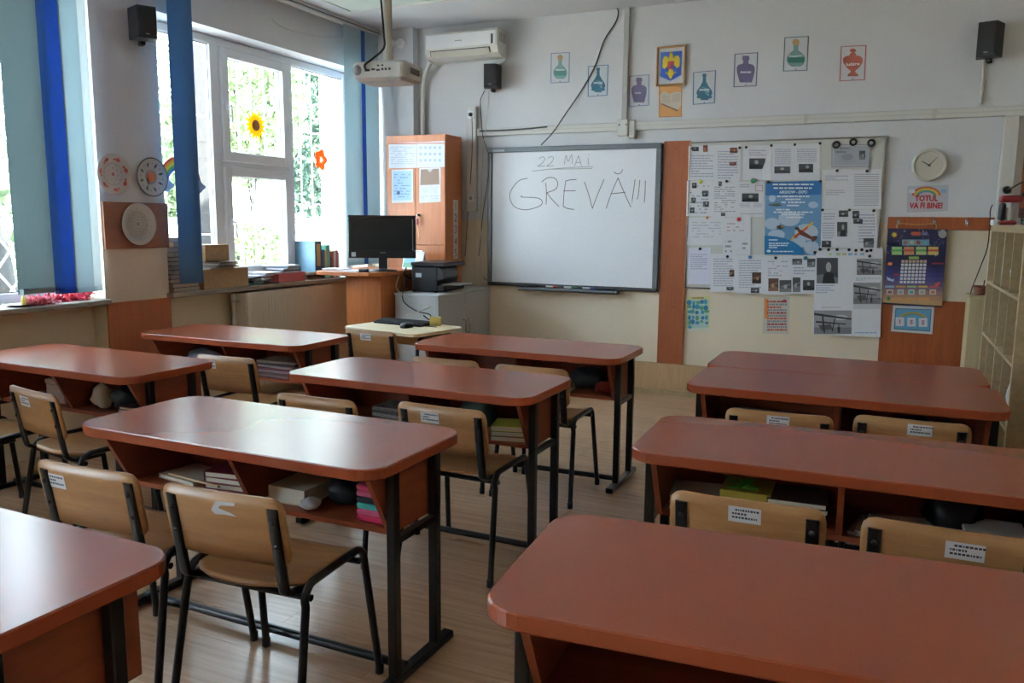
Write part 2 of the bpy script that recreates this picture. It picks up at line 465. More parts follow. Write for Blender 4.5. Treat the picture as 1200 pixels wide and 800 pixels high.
grille(1.25, 3.68, 'white iron grille of crossed diamond bars outside the window with tinsel on its sill', True)

# ---------------------------------------------------------------- outdoors
struct('ground', MB().box(-60, XW-.45, -40, 50, -.5, -.35, plaster('pale_paving', (232, 230, 224))))
gw = MB().box(-11.2, -11.0, -12, 30, -.35, 1.42, plaster('garden_wall_render', (226, 222, 212)), .01)
gw.box(-11.25, -10.95, -12, 30, 1.42, 1.47, col(150, 148, 142, .7))
tag(gw.build('garden_wall'), 'pale rendered garden wall with a grey coping beyond the windows', 'wall')
def leaves(c, r, n, size, mt, seed, name='foliage', parent=None):
    rnd = np.random.RandomState(seed)
    d = rnd.normal(size=(n, 3)); d /= np.linalg.norm(d, axis=1)[:, None]
    p = np.array(c)+d*np.array(r)*(rnd.uniform(.35, 1, (n, 1))**.5)
    a = rnd.normal(size=(n, 3)); a /= np.linalg.norm(a, axis=1)[:, None]
    b = np.cross(a, rnd.normal(size=(n, 3))); b /= np.linalg.norm(b, axis=1)[:, None]
    s = size*rnd.uniform(.6, 1.3, (n, 1))
    V = np.stack([p-a*s, p+b*s*.45, p+a*s, p-b*s*.45], 1).reshape(-1, 3)
    me = bpy.data.meshes.new(name); me.from_pydata(V.tolist(), [], [(4*i, 4*i+1, 4*i+2, 4*i+3) for i in range(n)])
    me.materials.append(mt); o = bpy.data.objects.new(name, me); COL.objects.link(o); o['kind'] = 'stuff'
    if parent: o.parent = parent
    return o
def shrub(loc, r, n, mt, label, seed, size=.08):
    t = thing('shrub', label, 'shrub', (loc[0], loc[1], -.35))
    leaves((0, 0, loc[2]+.35), r, n, size, mt, seed, 'foliage', t)
    mb = MB()
    for k in range(4):
        a = k*1.7; mb.tube(bez([(0, 0, 0), (.1*math.cos(a), .1*math.sin(a), (loc[2]+.35)*.6), (.5*r[0]*math.cos(a), .5*r[1]*math.sin(a), loc[2]+.35)], 5), .02, M_BARK, 6)
    mb.build('stem', t)
def tree(loc, r, H, lean, label, crown, seed):
    t = thing('tree', label, 'tree', (loc[0], loc[1], -.35))
    pts = bez([(0, 0, 0), (lean[0]*.3, lean[1]*.3, H*.33), (lean[0]*.7, lean[1]*.7, H*.66), (lean[0], lean[1], H)], 6)
    MB().tube(pts, [r*(1.25-.45*i/(len(pts)-1)) for i in range(len(pts))], M_BARK, 14).build('trunk', t)
    if crown: leaves((lean[0], lean[1], H+1.0), crown, 2600, .13, M_LEAF[0], seed, 'crown', t)
pt = at(238, 200, x=-6.6); tree((pt.x, pt.y), .19, 6.4, (0, .0), 'thick grey tree trunk close outside the sunflower window', (.9, .9, .8), 3)
pt = at(2, 200, x=-6.9); tree((pt.x, pt.y), .13, 6.4, (-.1, -.7), 'slim leaning grey tree outside the diamond-grille window', (.8, .8, .8), 4)
for k, (px, py, xx, r, n, mi, lb) in enumerate([
    (292, 110, -12.8, (1.1, 1.5, 2.0), 3600, 1, 'pale green leafy tree mass behind the garden wall, opposite the opening casements'),
    (338, 90, -17.2, (1.4, 2.2, 2.8), 4200, 0, 'mid green tree mass far behind the garden wall'),
    (372, 150, -13.4, (1.1, 1.4, 2.5), 4600, 2, 'deep green tree mass behind the garden wall beside the white post'),
    (215, 110, -16.3, (1.4, 2.2, 2.8), 3600, 1, 'yellow-green tree mass behind the garden wall next to the thick trunk'),
    (190, 190, -12.6, (.9, 1.2, 1.2), 1500, 0, 'small bushy tree behind the garden wall next to the thick trunk'),
    (290, 292, -8.3, (.5, .7, .40), 900, 1, 'low pale shrub in front of the garden wall'),
    (375, 302, -8.8, (.4, .8, .35), 700, 1, 'low shrub in front of the garden wall near the white post'),
    (10, 290, -8.0, (.6, .9, .7), 900, 0, 'twiggy green shrub outside the diamond-grille window'),
    (-30, 120, -12.8, (1.2, 2.0, 2.2), 2200, 1, 'pale tree mass behind the garden wall, opposite the diamond grille')]):
    p = at(px, py, x=xx); shrub((p.x, p.y, max(.35, p.z)), r, n, M_LEAF[mi], lb, 20+k, .08 if xx > -10 else .115)
p0, p1 = at(387, 200, x=-6.4), at(401, 200, x=-6.4)
g = MB().box(-6.55, -6.4, p0.y, p1.y, -.35, 3.6, M_PLASTICW, .01); g.box(-6.6, -6.35, p0.y-.04, p1.y+.04, 1.2, 1.32, M_CARD, .01)
tag(g.build('garden_post'), 'white post with a brown band standing outside the right window pane', 'post')

# ================================================================ STUDENT DESKS AND CHAIRS
DL, DW, DH = 1.2546, .5458, .74
def make_desk(label):
    t = thing('student_desk', label, 'desk', group='two-seat student desks')
    MB().prism(rrect(DL, DW, .085, 6), 'z', DH-.036, DH, M_DESK, .004).build('desktop', t)
    for s in (-1, 1):
        x = s*(DL/2-.045)
        MB().box(x-.02, x+.02, -.235, .225, .004, .032, M_BLACK, .004).build('foot', t)
        for yy in (-.115, .13):
            MB().box(x-.016, x+.016, yy-.016, yy+.016, .03, DH-.036, M_BLACK, .003).build('leg', t)
        MB().box(x-.012, x+.012, -.1, .115, .462, .482, M_BLACK).build('crossbar', t)
        for yy in (-.2, .2):
            MB().box(x-.014, x+.014, yy-.014, yy+.014, 0, .005, M_DARK).build('rubber_pad', t)
    MB().tube([(-DL/2+.05, -.045, .032), (DL/2-.05, -.045, .032)], .015, M_BLACK).build('stretcher', t)
    trap = [(-.215, DH-.037), (-.095, .483), (.205, .483), (.205, DH-.037)]
    for x in (-DL/2+.064, DL/2-.082):
        MB().prism(trap, 'x', x, x+.018, M_DESKY).build('side_panel', t)
    MB().prism([(-.2, DH-.037), (-.095, .50), (.187, .50), (.187, DH-.037)], 'x', -.009, .009, M_DESKY).build('divider', t)
    MB().box(-DL/2+.082, DL/2-.082, -.098, .187, .483, .50, M_DESKD).build('shelf', t)
    MB().box(-DL/2+.082, DL/2-.082, .187, .205, .483, DH-.037, M_DESKD).build('back_panel', t)
    return t
DESKS = {   # x, y of the centre on the floor, small turn
 'M1': (-1.847, 4.313, 0, 'red-brown two-seat desk of the centre column, first from the whiteboard'),
 'M2': (-1.884, 3.234, -.014, 'red-brown two-seat desk of the centre column, second from the whiteboard'),
 'M3': (-1.889, 2.154, -.013, 'red-brown two-seat desk of the centre column, third from the whiteboard'),
 'M4': (-1.948, .969, -.025, 'red-brown two-seat desk of the centre column, fourth from the whiteboard'),
 'L1': (-3.59, 3.913, 0, 'red-brown two-seat desk of the window column, nearest to the radiator'),
 'L2': (-3.643, 2.844, -.027, 'red-brown two-seat desk of the window column, second from the radiator'),
 'R0': (-.160, 4.362, -.004, 'red-brown two-seat desk of the bookcase column pushed against the back of another, below the posters'),
 'R1': (-.143, 3.812, -.001, 'red-brown two-seat desk of the bookcase column, second from the front wall'),
 'R2': (-.075, 2.698, .021, 'red-brown two-seat desk of the bookcase column, third from the front wall'),
 'R3': (-.042, 1.59, .072, 'red-brown two-seat desk of the bookcase column, fourth from the front wall')}
proto = None
for k, (x, y, rz, lb) in DESKS.items():
    if proto is None: d = proto = make_desk(lb)
    else: d = copy_tree(proto); d['label'] = lb
    d.location = (x, y, 0); d.rotation_euler.z = rz

def make_chair(label):
    t = thing('school_chair', label, 'chair', group='plywood school chairs')
    for s in (-1, 1):
        foot, top = .222, .203
        p = [(s*foot, -.215, .012), (s*(top+.004), -.145, .385)]
        p += [(s*top, -.145+.045*(1-math.cos(a)), .385+.058*math.sin(a)) for a in np.linspace(.25, PI/2, 5)]
        p += [(s*top, .115, .447)]
        p += [(s*top, .115+.05*math.sin(a), .447-.05*(1-math.cos(a))) for a in np.linspace(.3, PI/2-.15, 4)]
        p += [(s*foot, .215, .012)]
        MB().tube(p, .0125, M_BLACK, 10).build('side_frame', t)
        for yy in (-.215, .215):
            MB().lathe([(.012, 0), (.0145, .002), (.0145, .03), (.0118, .034)], M_DARK, 10, (s*foot, yy, 0)).build('foot_cap', t)
        # flat upright that carries the backrest
        q = bez([(s*.165, -.03, .418), (s*.166, -.13, .418), (s*.168, -.172, .432), (s*.170, -.190, .465), (s*.170, -.226, .688)], 5)
        rings = []
        for i, c in enumerate(q):
            a = q[min(i+1, len(q)-1)]-q[max(i-1, 0)]; a.normalize(); nrm = Vector((0, -a.z, a.y))
            rings.append([c+Vector((1, 0, 0))*(u*.0165)+nrm*(v*.0085) for u, v in ((-1, -.6), (-.6, -1), (.6, -1), (1, -.6), (1, .6), (.6, 1), (-.6, 1), (-1, .6))])
        MB().loft(rings, M_BLACK, smooth=True).build('upright', t)
    for yy, zz in ((-.128, .405), (.12, .415)):
        MB().tube([(-.215, yy, zz), (.215, yy, zz)], .0105, M_BLACK, 8).build('crossbar', t)
    # seat: bent plywood, hollow in the middle, rolled over at the front
    N, K = 14, 12; outl = []
    def seat_pt(u, v):      # u -1..1 across, v 0..1 back to front
        wv = .182+.012*math.sin(v*PI*.9)
        if v < .22: wv *= 1-.55*((.22-v)/.22)**2.2
        if v > .88: wv *= 1-.10*((v-.88)/.12)**2
        yy = -.185+.385*v
        z = .440-.012*math.sin(PI*min(1, v*1.1))*(1-u*u)-.03*max(0, (v-.78)/.22)**2+.006*max(0, .2-v)/.2+.004*u*u
        return Vector((u*wv, yy, z))
    top = [[seat_pt(-1+2*i/N, j/K) for i in range(N+1)] for j in range(K+1)]
    vs = [p for r in top for p in r]; nv = len(vs); vs += [p-Vector((0, 0, .011)) for p in vs]
    fs = []
    for j in range(K):
        for i in range(N):
            a = j*(N+1)+i; fs.append((a, a+1, a+N+2, a+N+1)); fs.append((nv+a, nv+a+N+1, nv+a+N+2, nv+a+1))
    rim = [i for i in range(N+1)]+[j*(N+1)+N for j in range(1, K+1)]+[K*(N+1)+i for i in range(N-1, -1, -1)]+[j*(N+1) for j in range(K-1, 0, -1)]
    for a, b in zip(rim, rim[1:]+rim[:1]): fs.append((a, nv+a, nv+b, b))
    MB().add(vs, fs, M_PLY, True).build('seat', t)
    # backrest: bent plywood with round corners
    def back_pt(x, z, off): 
        h = z-.61; return Vector((x, -.203-.17*h-.020+.30*(x*x)+off, z))
    ol = rrect(.405, .20, .035, 5, 0, .617); rings = []
    NX = 16; vs = []; fs = []
    def half(x):
        # extent in z at this x
        zz = []
        ax = abs(x)
        if ax <= .2025-.035: return .517, .717
        dx = ax-(.2025-.035); h = math.sqrt(max(0, .035**2-dx*dx)); return .517+.035-h, .717-.035+h
    for side, off in ((0, 0), (1, .0105)):
        for i in range(NX+1):
            x = -.2025+.405*i/NX
            x = .2025*math.sin(PI/2*(x/.2025)*.985)/math.sin(PI/2*.985)
            z0, z1 = half(x)
            for k in range(5):
                vs.append(back_pt(x, z0+(z1-z0)*k/4, off))
    q = (NX+1)*5
    for i in range(NX):
        for k in range(4):
            a = i*5+k; fs.append((a, a+5, a+6, a+1)); fs.append((q+a, q+a+1, q+a+6, q+a+5))
        for a in (i*5, i*5+4): fs.append((a, q+a, q+a+5, a+5) if a % 5 == 0 else (a, a+5, q+a+5, q+a))
    for k in range(4):
        fs.append((k, k+1, q+k+1, q+k)); a = NX*5+k; fs.append((a, q+a, q+a+1, a+1))
    b = MB().add(vs, fs, M_PLY, True).build('backrest', t)
    for s in (-1, 1):
        for zz in (.58, .65):
            MB().lathe([(.0, -.006), (.007, -.004), (.008, .0)], M_DARK, 8, (s*.170, -.2135-.17*(zz-.61)-.009, zz), 'y').build('rivet', t)
    return t
cp = make_chair('x')
for me_o in list(cp.children):
    if me_o.name.startswith(('backrest', 'seat')): pass
M_STK = col(216, 216, 222, .6)
def sticker(chair, cx, cz, wd, ht, torn=False):
    def P(x, z, off=0): z -= .02; return (x, -.203-.17*(z-.61)-.020+.30*x*x-.0012-off, z)
    mb = MB(); n = 4
    if torn:
        for poly in ([(0, .3), (.25, .95), (1, 1), (.96, .8), (.4, .7), (.32, .5), (.75, .3), (1, .1), (.5, .12), (.15, .05)],):
            vs = [P(cx+(a-.5)*wd, cz+(b-.5)*ht) for a, b in poly]; mb.add(vs, [tuple(range(len(vs)))], M_STK)
    else:
        for i in range(n):
            a, b = cx-wd/2+wd*i/n, cx-wd/2+wd*(i+1)/n
            mb.add([P(a, cz-ht/2), P(b, cz-ht/2), P(b, cz+ht/2), P(a, cz+ht/2)], [(0, 1, 2, 3)], M_STK)
        rn = random.Random(int(cx*1e4)+int(wd*1e5))
        ink = col(60, 62, 72, .7)
        for r, (fx0, fx1) in enumerate(((.22, .95), (.12, .5), (.12, .9))):
            z = cz+ht*(.22-.24*r); x = cx-wd/2+wd*fx0
            while x < cx-wd/2+wd*fx1:
                l = wd*rn.uniform(.03, .09)
                mb.add([P(x, z, .0006), P(x+l, z, .0006), P(x+l, z+ht*.13, .0006), P(x, z+ht*.13, .0006)], [(0, 1, 2, 3)], ink); x += l+wd*.025
    o = mb.build('sticker', chair); tag(o, label='torn white sticker' if torn else 'white sticker with small black print')
# x centre, y centre of the feet, turn, sticker (None / centre x, z, torn), label
CH = [
 (-1.598, 3.998, 0, None, 'plywood chair at the first desk from the whiteboard in the centre column, bookcase-side seat'),
 (-2.105, 4.012, 0, None, 'plywood chair at the first desk from the whiteboard in the centre column, window-side seat'),
 (-1.562, 3.012, -.03, (-.045, .685, 0), 'plywood chair with a white sticker at the second desk of the centre column'),
 (-2.12, 2.935, 0, None, 'plywood chair at the second desk in the centre column, window-side seat without a sticker'),
 (-1.605, 1.848, .05, (.015, .69, 1), 'plywood chair with a torn sticker at the third desk of the centre column'),
 (-2.12, 1.845, .03, (-.125, .675, 0), 'plywood chair with a slanted sticker at the third desk of the centre column'),
 (-3.19, 3.548, .02, (-.105, .685, 0), 'plywood chair with a corner sticker behind the desk nearest to the radiator'),
 (-3.234, 2.505, -.18, (-.055, .68, 0), 'plywood chair turned slightly at the second desk of the window column, bookcase-side seat'),
 (-3.80, 2.47, -.06, None, 'plywood chair at the second desk of the window column, seat nearest the window'),
 (-3.10, 4.79, -.02, (-.03, .69, 0), 'plywood chair pushed under the small birch table with the keyboard'),
 (-.345, 3.508, .03, (.0, .70, 0), 'plywood chair at the second desk from the front wall in the bookcase column, window-side seat'),
 (.132, 3.602, .0, (.03, .70, 0), 'plywood chair at the second desk from the front wall in the bookcase column, bookcase-side seat'),
 (-.297, 2.398, .01, (.0, .695, 0), 'plywood chair at the third desk of the bookcase column, window-side seat'),
 (.197, 2.40, -.02, (.03, .685, 0), 'plywood chair at the third desk of the bookcase column, bookcase-side seat'),
]
for i, (x, y, rz, st, lb) in enumerate(CH):
    c = cp if i == 0 else copy_tree(base_chair)
    if i == 0:
        base_chair = cp
    c.location = (x, y, 0); c.rotation_euler.z = rz; c['label'] = lb
    CH[i] = (c, st)
for c, st in CH:
    if st: sticker(c, st[0], st[1], .085, .045, st[2])

# ================================================================ PRINTED SHEETS ON THE FRONT WALL
class Sheet:
    """a thin sheet on a wall plane y = const; marks are given in photo pixels and laid on it"""
    def __init__(s, quad, y, base, thick=.0012, curl=0.0):
        s.y = y; s.curl = curl; s.q = [fw(*p, y) for p in quad]
        s.cx = sum(p[0] for p in s.q)/4; s.z0 = min(p[1] for p in s.q); s.z1 = max(p[1] for p in s.q)
        s.mb = MB(); s.lev = 0; n = 6
        tl, tr, br, bl = s.q; fr = []; bk = []
        for i in range(n+1):
            t = i/n
            a = (tl[0]+(bl[0]-tl[0])*t, tl[1]+(bl[1]-tl[1])*t); b = (tr[0]+(br[0]-tr[0])*t, tr[1]+(br[1]-tr[1])*t)
            fr += [s.P(*a, thick), s.P(*b, thick)]; bk += [s.P(*a, 0), s.P(*b, 0)]
        m_ = len(fr); fs = []
        for i in range(n):
            a = 2*i; fs += [(a, a+2, a+3, a+1), (m_+a, m_+a+1, m_+a+3, m_+a+2), (a, m_+a, m_+a+2, a+2), (a+1, a+3, m_+a+3, m_+a+1)]
        fs += [(0, 1, m_+1, m_), (2*n, m_+2*n, m_+2*n+1, 2*n+1)]
        s.mb.add(fr+bk, fs, base); s.t0 = thick
    def P(s, x, z, off):
        t = (s.z1-z)/max(.001, s.z1-s.z0)
        return (x-s.cx, -off-s.curl*t*t, z-s.z0)
    def poly(s, pts, mt, lev=1, px=True):
        pts = [fw(*p, s.y) for p in pts] if px else pts
        vs = [s.P(a, b, s.t0+.0005*lev) for a, b in pts]
        s.mb.add(vs, [tuple(range(len(vs)))], mt); return s
    def rect(s, x0, y0, x1, y1, mt, lev=1): return s.poly([(x0, y0), (x1, y0), (x1, y1), (x0, y1)], mt, lev)
    def frame(s, x0, y0, x1, y1, t, mt, lev=1):
        s.rect(x0, y0, x1, y0+t, mt, lev); s.rect(x0, y1-t, x1, y1, mt, lev); s.rect(x0, y0, x0+t, y1, mt, lev); return s.rect(x1-t, y0, x1, y1, mt, lev)
    def disc(s, cx, cy, rx, ry, mt, lev=1, n=14, a0=0, a1=360):
        return s.poly([(cx+rx*math.cos(math.radians(a0+(a1-a0)*k/n)), cy-ry*math.sin(math.radians(a0+(a1-a0)*k/n))) for k in range(n+(a1-a0 < 360))], mt, lev)
    def lines(s, x0, y0, x1, y1, n, mt, seed=1, fill=1.0, t=.22, lev=1):
        rn = random.Random(seed); dy = (y1-y0)/n
        for i in range(n):
            x = x0; yy = y0+dy*(i+.5); end = x0+(x1-x0)*(1 if rn.random() < .75 else rn.uniform(.4, .9))
            while x < end:
                l = rn.uniform(.05, .2)*(x1-x0); l = min(l, end-x)
                if rn.random() < fill: s.rect(x, yy-dy*t, x+l, yy+dy*t, mt, lev)
                x += l+(x1-x0)*.025
        return s
    def photo(s, x0, y0, x1, y1, seed=1, tone='grey', lev=1, kind=None):
        rn = random.Random(seed); T = {'grey': [(70, 72, 76), (40, 42, 46), (120, 122, 126), (168, 168, 170)], 'brown': [(84, 62, 50), (50, 36, 30), (130, 100, 80), (170, 140, 116)],
             'red': [(110, 56, 48), (70, 38, 36), (150, 96, 70), (176, 140, 110)]}[tone]
        s.rect(x0, y0, x1, y1, col(*T[0], .7), lev); w_, h_ = x1-x0, y1-y0
        s.poly([(x0, y1), (x0, y0+h_*rn.uniform(.55, .8)), (x0+w_*.5, y0+h_*rn.uniform(.5, .7)), (x1, y0+h_*rn.uniform(.55, .85)), (x1, y1)], col(*T[rn.choice([1, 2])], .7), lev+1)
        if kind == 'plane':
            X = lambda f: x0+w_*f
            Y = lambda f: y0+h_*f
            g = [col(v, v, v+3, .7) for v in (150, 44, 80, 110, 190)]
            s.rect(x0, y0, x1, Y(.72), g[0], lev+2); s.disc(X(.7), Y(.3), w_*.2, h_*.12, g[4], lev+3)
            for q in ([(.0, .1), (1, .34), (1, .4), (.0, .2)], [(.05, .44), (.85, .56), (.85, .6), (.05, .52)], [(.2, .14), (.24, .14), (.3, .95), (.26, .95)], [(.55, .26), (.58, .26), (.5, .9), (.47, .9)], [(.12, .62), (.45, .58), (.5, .8), (.2, .86)]): s.poly([(X(a), Y(b)) for a, b in q], g[1 if q[0][1] < .5 else 2], lev+4)
            s.poly([(X(.64), Y(.95)), (X(.62), Y(.7)), (X(.7), Y(.7)), (X(.69), Y(.95))], g[1], lev+5); s.disc(X(.66), Y(.64), w_*.03, h_*.06, g[3], lev+5, 8)
        elif rn.random() < .6:      # a head and shoulders
            cx = x0+w_*rn.uniform(.4, .6)
            s.poly([(cx-w_*.3, y1), (cx-w_*.22, y0+h_*.62), (cx, y0+h_*.52), (cx+w_*.22, y0+h_*.62), (cx+w_*.3, y1)], col(*T[1], .7), lev+2)
            s.disc(cx, y0+h_*.36, w_*.13, h_*.2, col(*T[3], .7), lev+3, 10)
        else:                     # a machine or a landscape
            s.poly([(x0+w_*.1, y0+h_*.5), (x0+w_*.9, y0+h_*.3), (x0+w_*.92, y0+h_*.42), (x0+w_*.15, y0+h_*.66)], col(*T[2], .7), lev+2)
            s.disc(x0+w_*rn.uniform(.3, .7), y0+h_*.55, w_*.14, h_*.18, col(*T[3], .7), lev+3, 9)
        return s
    def text(s, word, cx, cy, hpx, mt, lev=2, wpx=None, bold=.025):
        vs, fs, W, H = text_geo(word, bold); (xa, za), (xb, zb) = fw(cx, cy, s.y), fw(cx, cy-hpx, s.y)
        k = (zb-za)/H; kx = k
        if wpx: kx = (fw(cx+wpx/2, cy, s.y)[0]-fw(cx-wpx/2, cy, s.y)[0])/W
        P = [s.P(xa+(a-W/2)*kx, za+(b-H/2)*k, s.t0+.0005*lev) for a, b in vs]
        s.mb.add(P, fs, mt); return s
    def build(s, name, label, cat, group=None):
        return tag(s.mb.build(name, None, (s.cx, s.y, s.z0)), label, cat, group)
def Q(x0, y0, x1, y1, dl=0, dr=0): return [(x0, y0), (x1, y0+dr-(x1-x0)*.03), (x1-.6, y1+dr), (x0-.6, y1+dl)]

# ---- magnetic bulletin board
bx0, bx1, bz0, bz1 = -1.478, -.062, .925, 2.075
bo = thing('bulletin_board', 'white magnetic bulletin board with a thin grey frame covered in papers', 'board', (0, YF-.002, 0))
MB().box(bx0, bx1, -.018, 0, bz0, bz1, col(206, 206, 200, .5)).build('panel', bo)
for a in ((bx0-.012, bx0, bz0-.012, bz1+.012), (bx1, bx1+.012, bz0-.012, bz1+.012), (bx0, bx1, bz0-.012, bz0), (bx0, bx1, bz1, bz1+.012)):
    MB().box(a[0], a[1], -.024, 0, a[2], a[3], M_STEEL, .002).build('frame_rail', bo)
BY = YF-.0215
gp = 'papers on the bulletin board'
hand = col(172, 174, 192, .8); dk = col(136, 138, 146, .8); pk = col(186, 150, 166, .8)
def S(quad, lev=0, curl=.004, base=M_PAPER): return Sheet(quad, BY-.0022*lev, base, .0008, curl)
s = S(Q(807, 171, 839, 211)); s.lines(810, 181, 836, 208, 9, hand, 1); s.photo(811, 172, 819, 177, 2); s.photo(824, 170, 829.5, 178, 3, 'red')
s.build('notice_paper', 'handwritten paper with one grey and one reddish photo at its top edge', 'paper', gp)
s = S(Q(838.5, 170, 868, 212), 1); s.lines(841, 176, 865, 210, 11, hand, 4); s.photo(855.5, 173, 864, 179, 5, 'red', 2); s.photo(855, 190, 863, 194, 6, 'red', 2)
s.build('notice_paper', 'handwritten paper with two small dark red photos along one edge', 'paper', gp)
s = S(Q(871, 171, 904, 211)); s.lines(878, 175, 898, 183, 3, hand, 7); s.photo(878, 185.5, 897, 198, 8); s.poly([(893, 199), (904, 172), (904, 211), (894, 211)], col(238, 238, 242, .8), 5)
s.build('notice_paper', 'paper with one wide grey photo and a folded white flap', 'paper', gp)
s = S(Q(905, 169, 930, 211), 1); s.lines(908, 174, 927, 193, 8, hand, 9); s.photo(907.5, 195, 926, 203, 10)
s.build('notice_paper', 'narrow paper with lines above one grey photo, directly over the airshow poster', 'paper', gp)
s = S(Q(930, 169, 961, 211)); s.lines(934, 174, 957, 190, 7, hand, 11); s.photo(936, 192, 953, 202, 12)
s.build('notice_paper', 'paper with a building photo next to the framed certificate', 'paper', gp)
s = S(Q(805, 212, 834, 253)); s.lines(808, 216, 831, 251, 9, hand, 13, .4)
for k, (a, b) in enumerate(((811, 214), (823, 223.5), (810, 231.5), (824, 236), (808.5, 243))): s.photo(a, b, a+(7 if k in (1, 3) else 5.5), b+6.5, 14+k)
s.build('notice_paper', 'paper with five scattered small grey photos', 'paper', gp)
s = S(Q(834, 212, 865, 254), 1); s.lines(837, 218, 862, 249, 12, dk, 21, .8, .15); s.photo(842, 212.5, 846, 218, 22); s.photo(845, 249, 850, 253, 23)
s.build('notice_paper', 'densely handwritten paper with tiny photos at top and bottom edge', 'paper', gp)
s = S(Q(865, 213, 896, 254)); s.photo(869.5, 226.5, 889, 236.5, 24); s.lines(867, 238, 879, 243, 3, hand, 25); s.lines(883, 238, 894, 243, 3, hand, 26); s.lines(867, 215, 878, 220, 2, hand, 27); s.frame(885, 217, 894, 224, .7, pk)
s.rect(867, 250, 894, 250.8, hand)
s.build('notice_paper', 'paper with a grey farm photo between two short texts under a green magnet', 'paper', gp)
s = S(Q(963.5, 199, 998, 245)); s.lines(967, 205, 994, 212, 3, hand, 28); s.lines(968, 222, 990, 229, 3, hand, 29)
s.build('notice_paper', 'nearly empty lined paper below the framed certificate', 'paper', gp)
s = S(Q(998, 199, 1033, 245), 1)
for k in range(16): s.rect(1001, 204+k*2.4, 1030, 204.6+k*2.4, dk)
s.build('notice_paper', 'ruled paper with even lines at the outer edge of the board', 'paper', gp)
s = S(Q(961.5, 246, 994, 290), 2); s.lines(965, 249, 979, 258, 3, hand, 31); s.lines(964, 260, 978, 280, 7, hand, 32); s.photo(981, 260, 993, 277, 33); s.photo(983, 246.5, 994, 254, 34); s.photo(963, 282, 974, 289.5, 35)
s.build('notice_paper', 'paper with three grey photos, one of them a portrait, beside the airshow poster', 'paper', gp)
s = S(Q(994, 246, 1028, 291), 1); s.lines(1006, 250, 1025, 285, 10, hand, 36); s.photo(999, 247, 1007, 256, 37); s.photo(1000, 256.5, 1011, 262, 38); s.photo(1012, 279, 1024, 290, 39)
s.build('notice_paper', 'paper with three pale grey photos in its corners below the ruled paper', 'paper', gp)
s = S(Q(806, 255, 848, 287)); s.lines(811, 259, 845, 279, 6, hand, 40, .7, .12)
s.build('notice_paper', 'wide faintly written paper under an orange magnet', 'paper', gp)
s = S(Q(848, 255, 880, 298), 1); s.lines(852, 260, 872, 272, 3, pk, 41, .6, .15); s.lines(850, 280, 858, 297, 3, dk, 42, .7); s.lines(870, 283, 876, 293, 2, dk, 43)
s.build('notice_paper', 'pale paper with a few captions under a red magnet', 'paper', gp)
s = S(Q(807, 290.5, 833, 333), 2, .012, col(222, 222, 238, .8)); s.lines(809, 297, 829, 316, 8, hand, 44)
s.build('notice_paper', 'bluish curled paper with violet handwriting', 'paper', gp)
s = S(Q(833, 297.5, 863, 342), 3, .008); s.lines(836, 302, 859, 336, 12, hand, 45); s.photo(855, 316, 860.5, 324, 46, 'brown', 2); s.photo(851.5, 336, 860, 340, 47, 'grey', 2)
s.build('notice_paper', 'lined paper with one small brown portrait', 'paper', gp)
s = S(Q(863, 299, 896, 344), 2, .008); s.lines(866, 304, 892, 338, 12, hand, 48); s.photo(881.5, 319, 892, 332, 49, 'brown', 2); s.photo(880, 337, 890, 343, 50, 'grey', 2)
s.build('notice_paper', 'handwritten paper with a brown portrait photo under a blue magnet', 'paper', gp)
s = S(Q(896, 300, 928, 345), 2, .006); s.lines(900, 305, 924, 324, 7, hand, 51, .6); s.photo(900.5, 326, 912.5, 341, 52, 'brown'); s.photo(913.5, 328, 927.5, 342, 53)
s.build('notice_paper', 'paper with a brown portrait and a grey photo side by side', 'paper', gp)
s = S(Q(927.5, 300, 956, 344), 1, .004); s.lines(930, 312, 955, 322, 3, hand, 54); s.photo(928.5, 303, 940, 310, 55); s.photo(946, 303, 956, 313, 56); s.photo(929, 325, 938, 342, 57); s.photo(941, 328, 954.5, 340, 58)
s.build('notice_paper', 'paper with four grey photos under a teal magnet', 'paper', gp)
# big sheet
s = S([(956, 292.5), (1035, 290.5), (1031.5, 395), (952.5, 391)], 4, .012)
s.photo(957, 302, 982, 332, 61); s.photo(1004, 303, 1033, 322, 63, kind='plane'); s.photo(1000, 331, 1032, 356, 65, kind='plane'); s.photo(954, 363.5, 998, 391, 66, kind='plane')
s.lines(956, 333, 978, 344, 4, hand, 65); s.lines(1003, 325, 1031, 329, 2, hand, 67); s.rect(1000, 356, 1031, 362, col(206, 206, 210, .8), 1); s.lines(963, 359, 986, 361, 1, hand, 68)
s.lines(1001, 388, 1027, 391, 1, col(150, 180, 214, .8), 69)
for k, (x_, c_) in enumerate(((972, (196, 204, 120)), (980, (160, 190, 120)), (987, (200, 190, 120)), (994, (120, 170, 206)), (1001, (120, 170, 206)), (1008, (140, 180, 210)))):
    s.lines(x_, 296, x_+5, 299.5, 1, col(*c_, .8), 70+k, 1, .4)
s.build('photo_sheet', 'large white sheet with four grey aviation photos hanging below the bulletin board edge', 'paper')
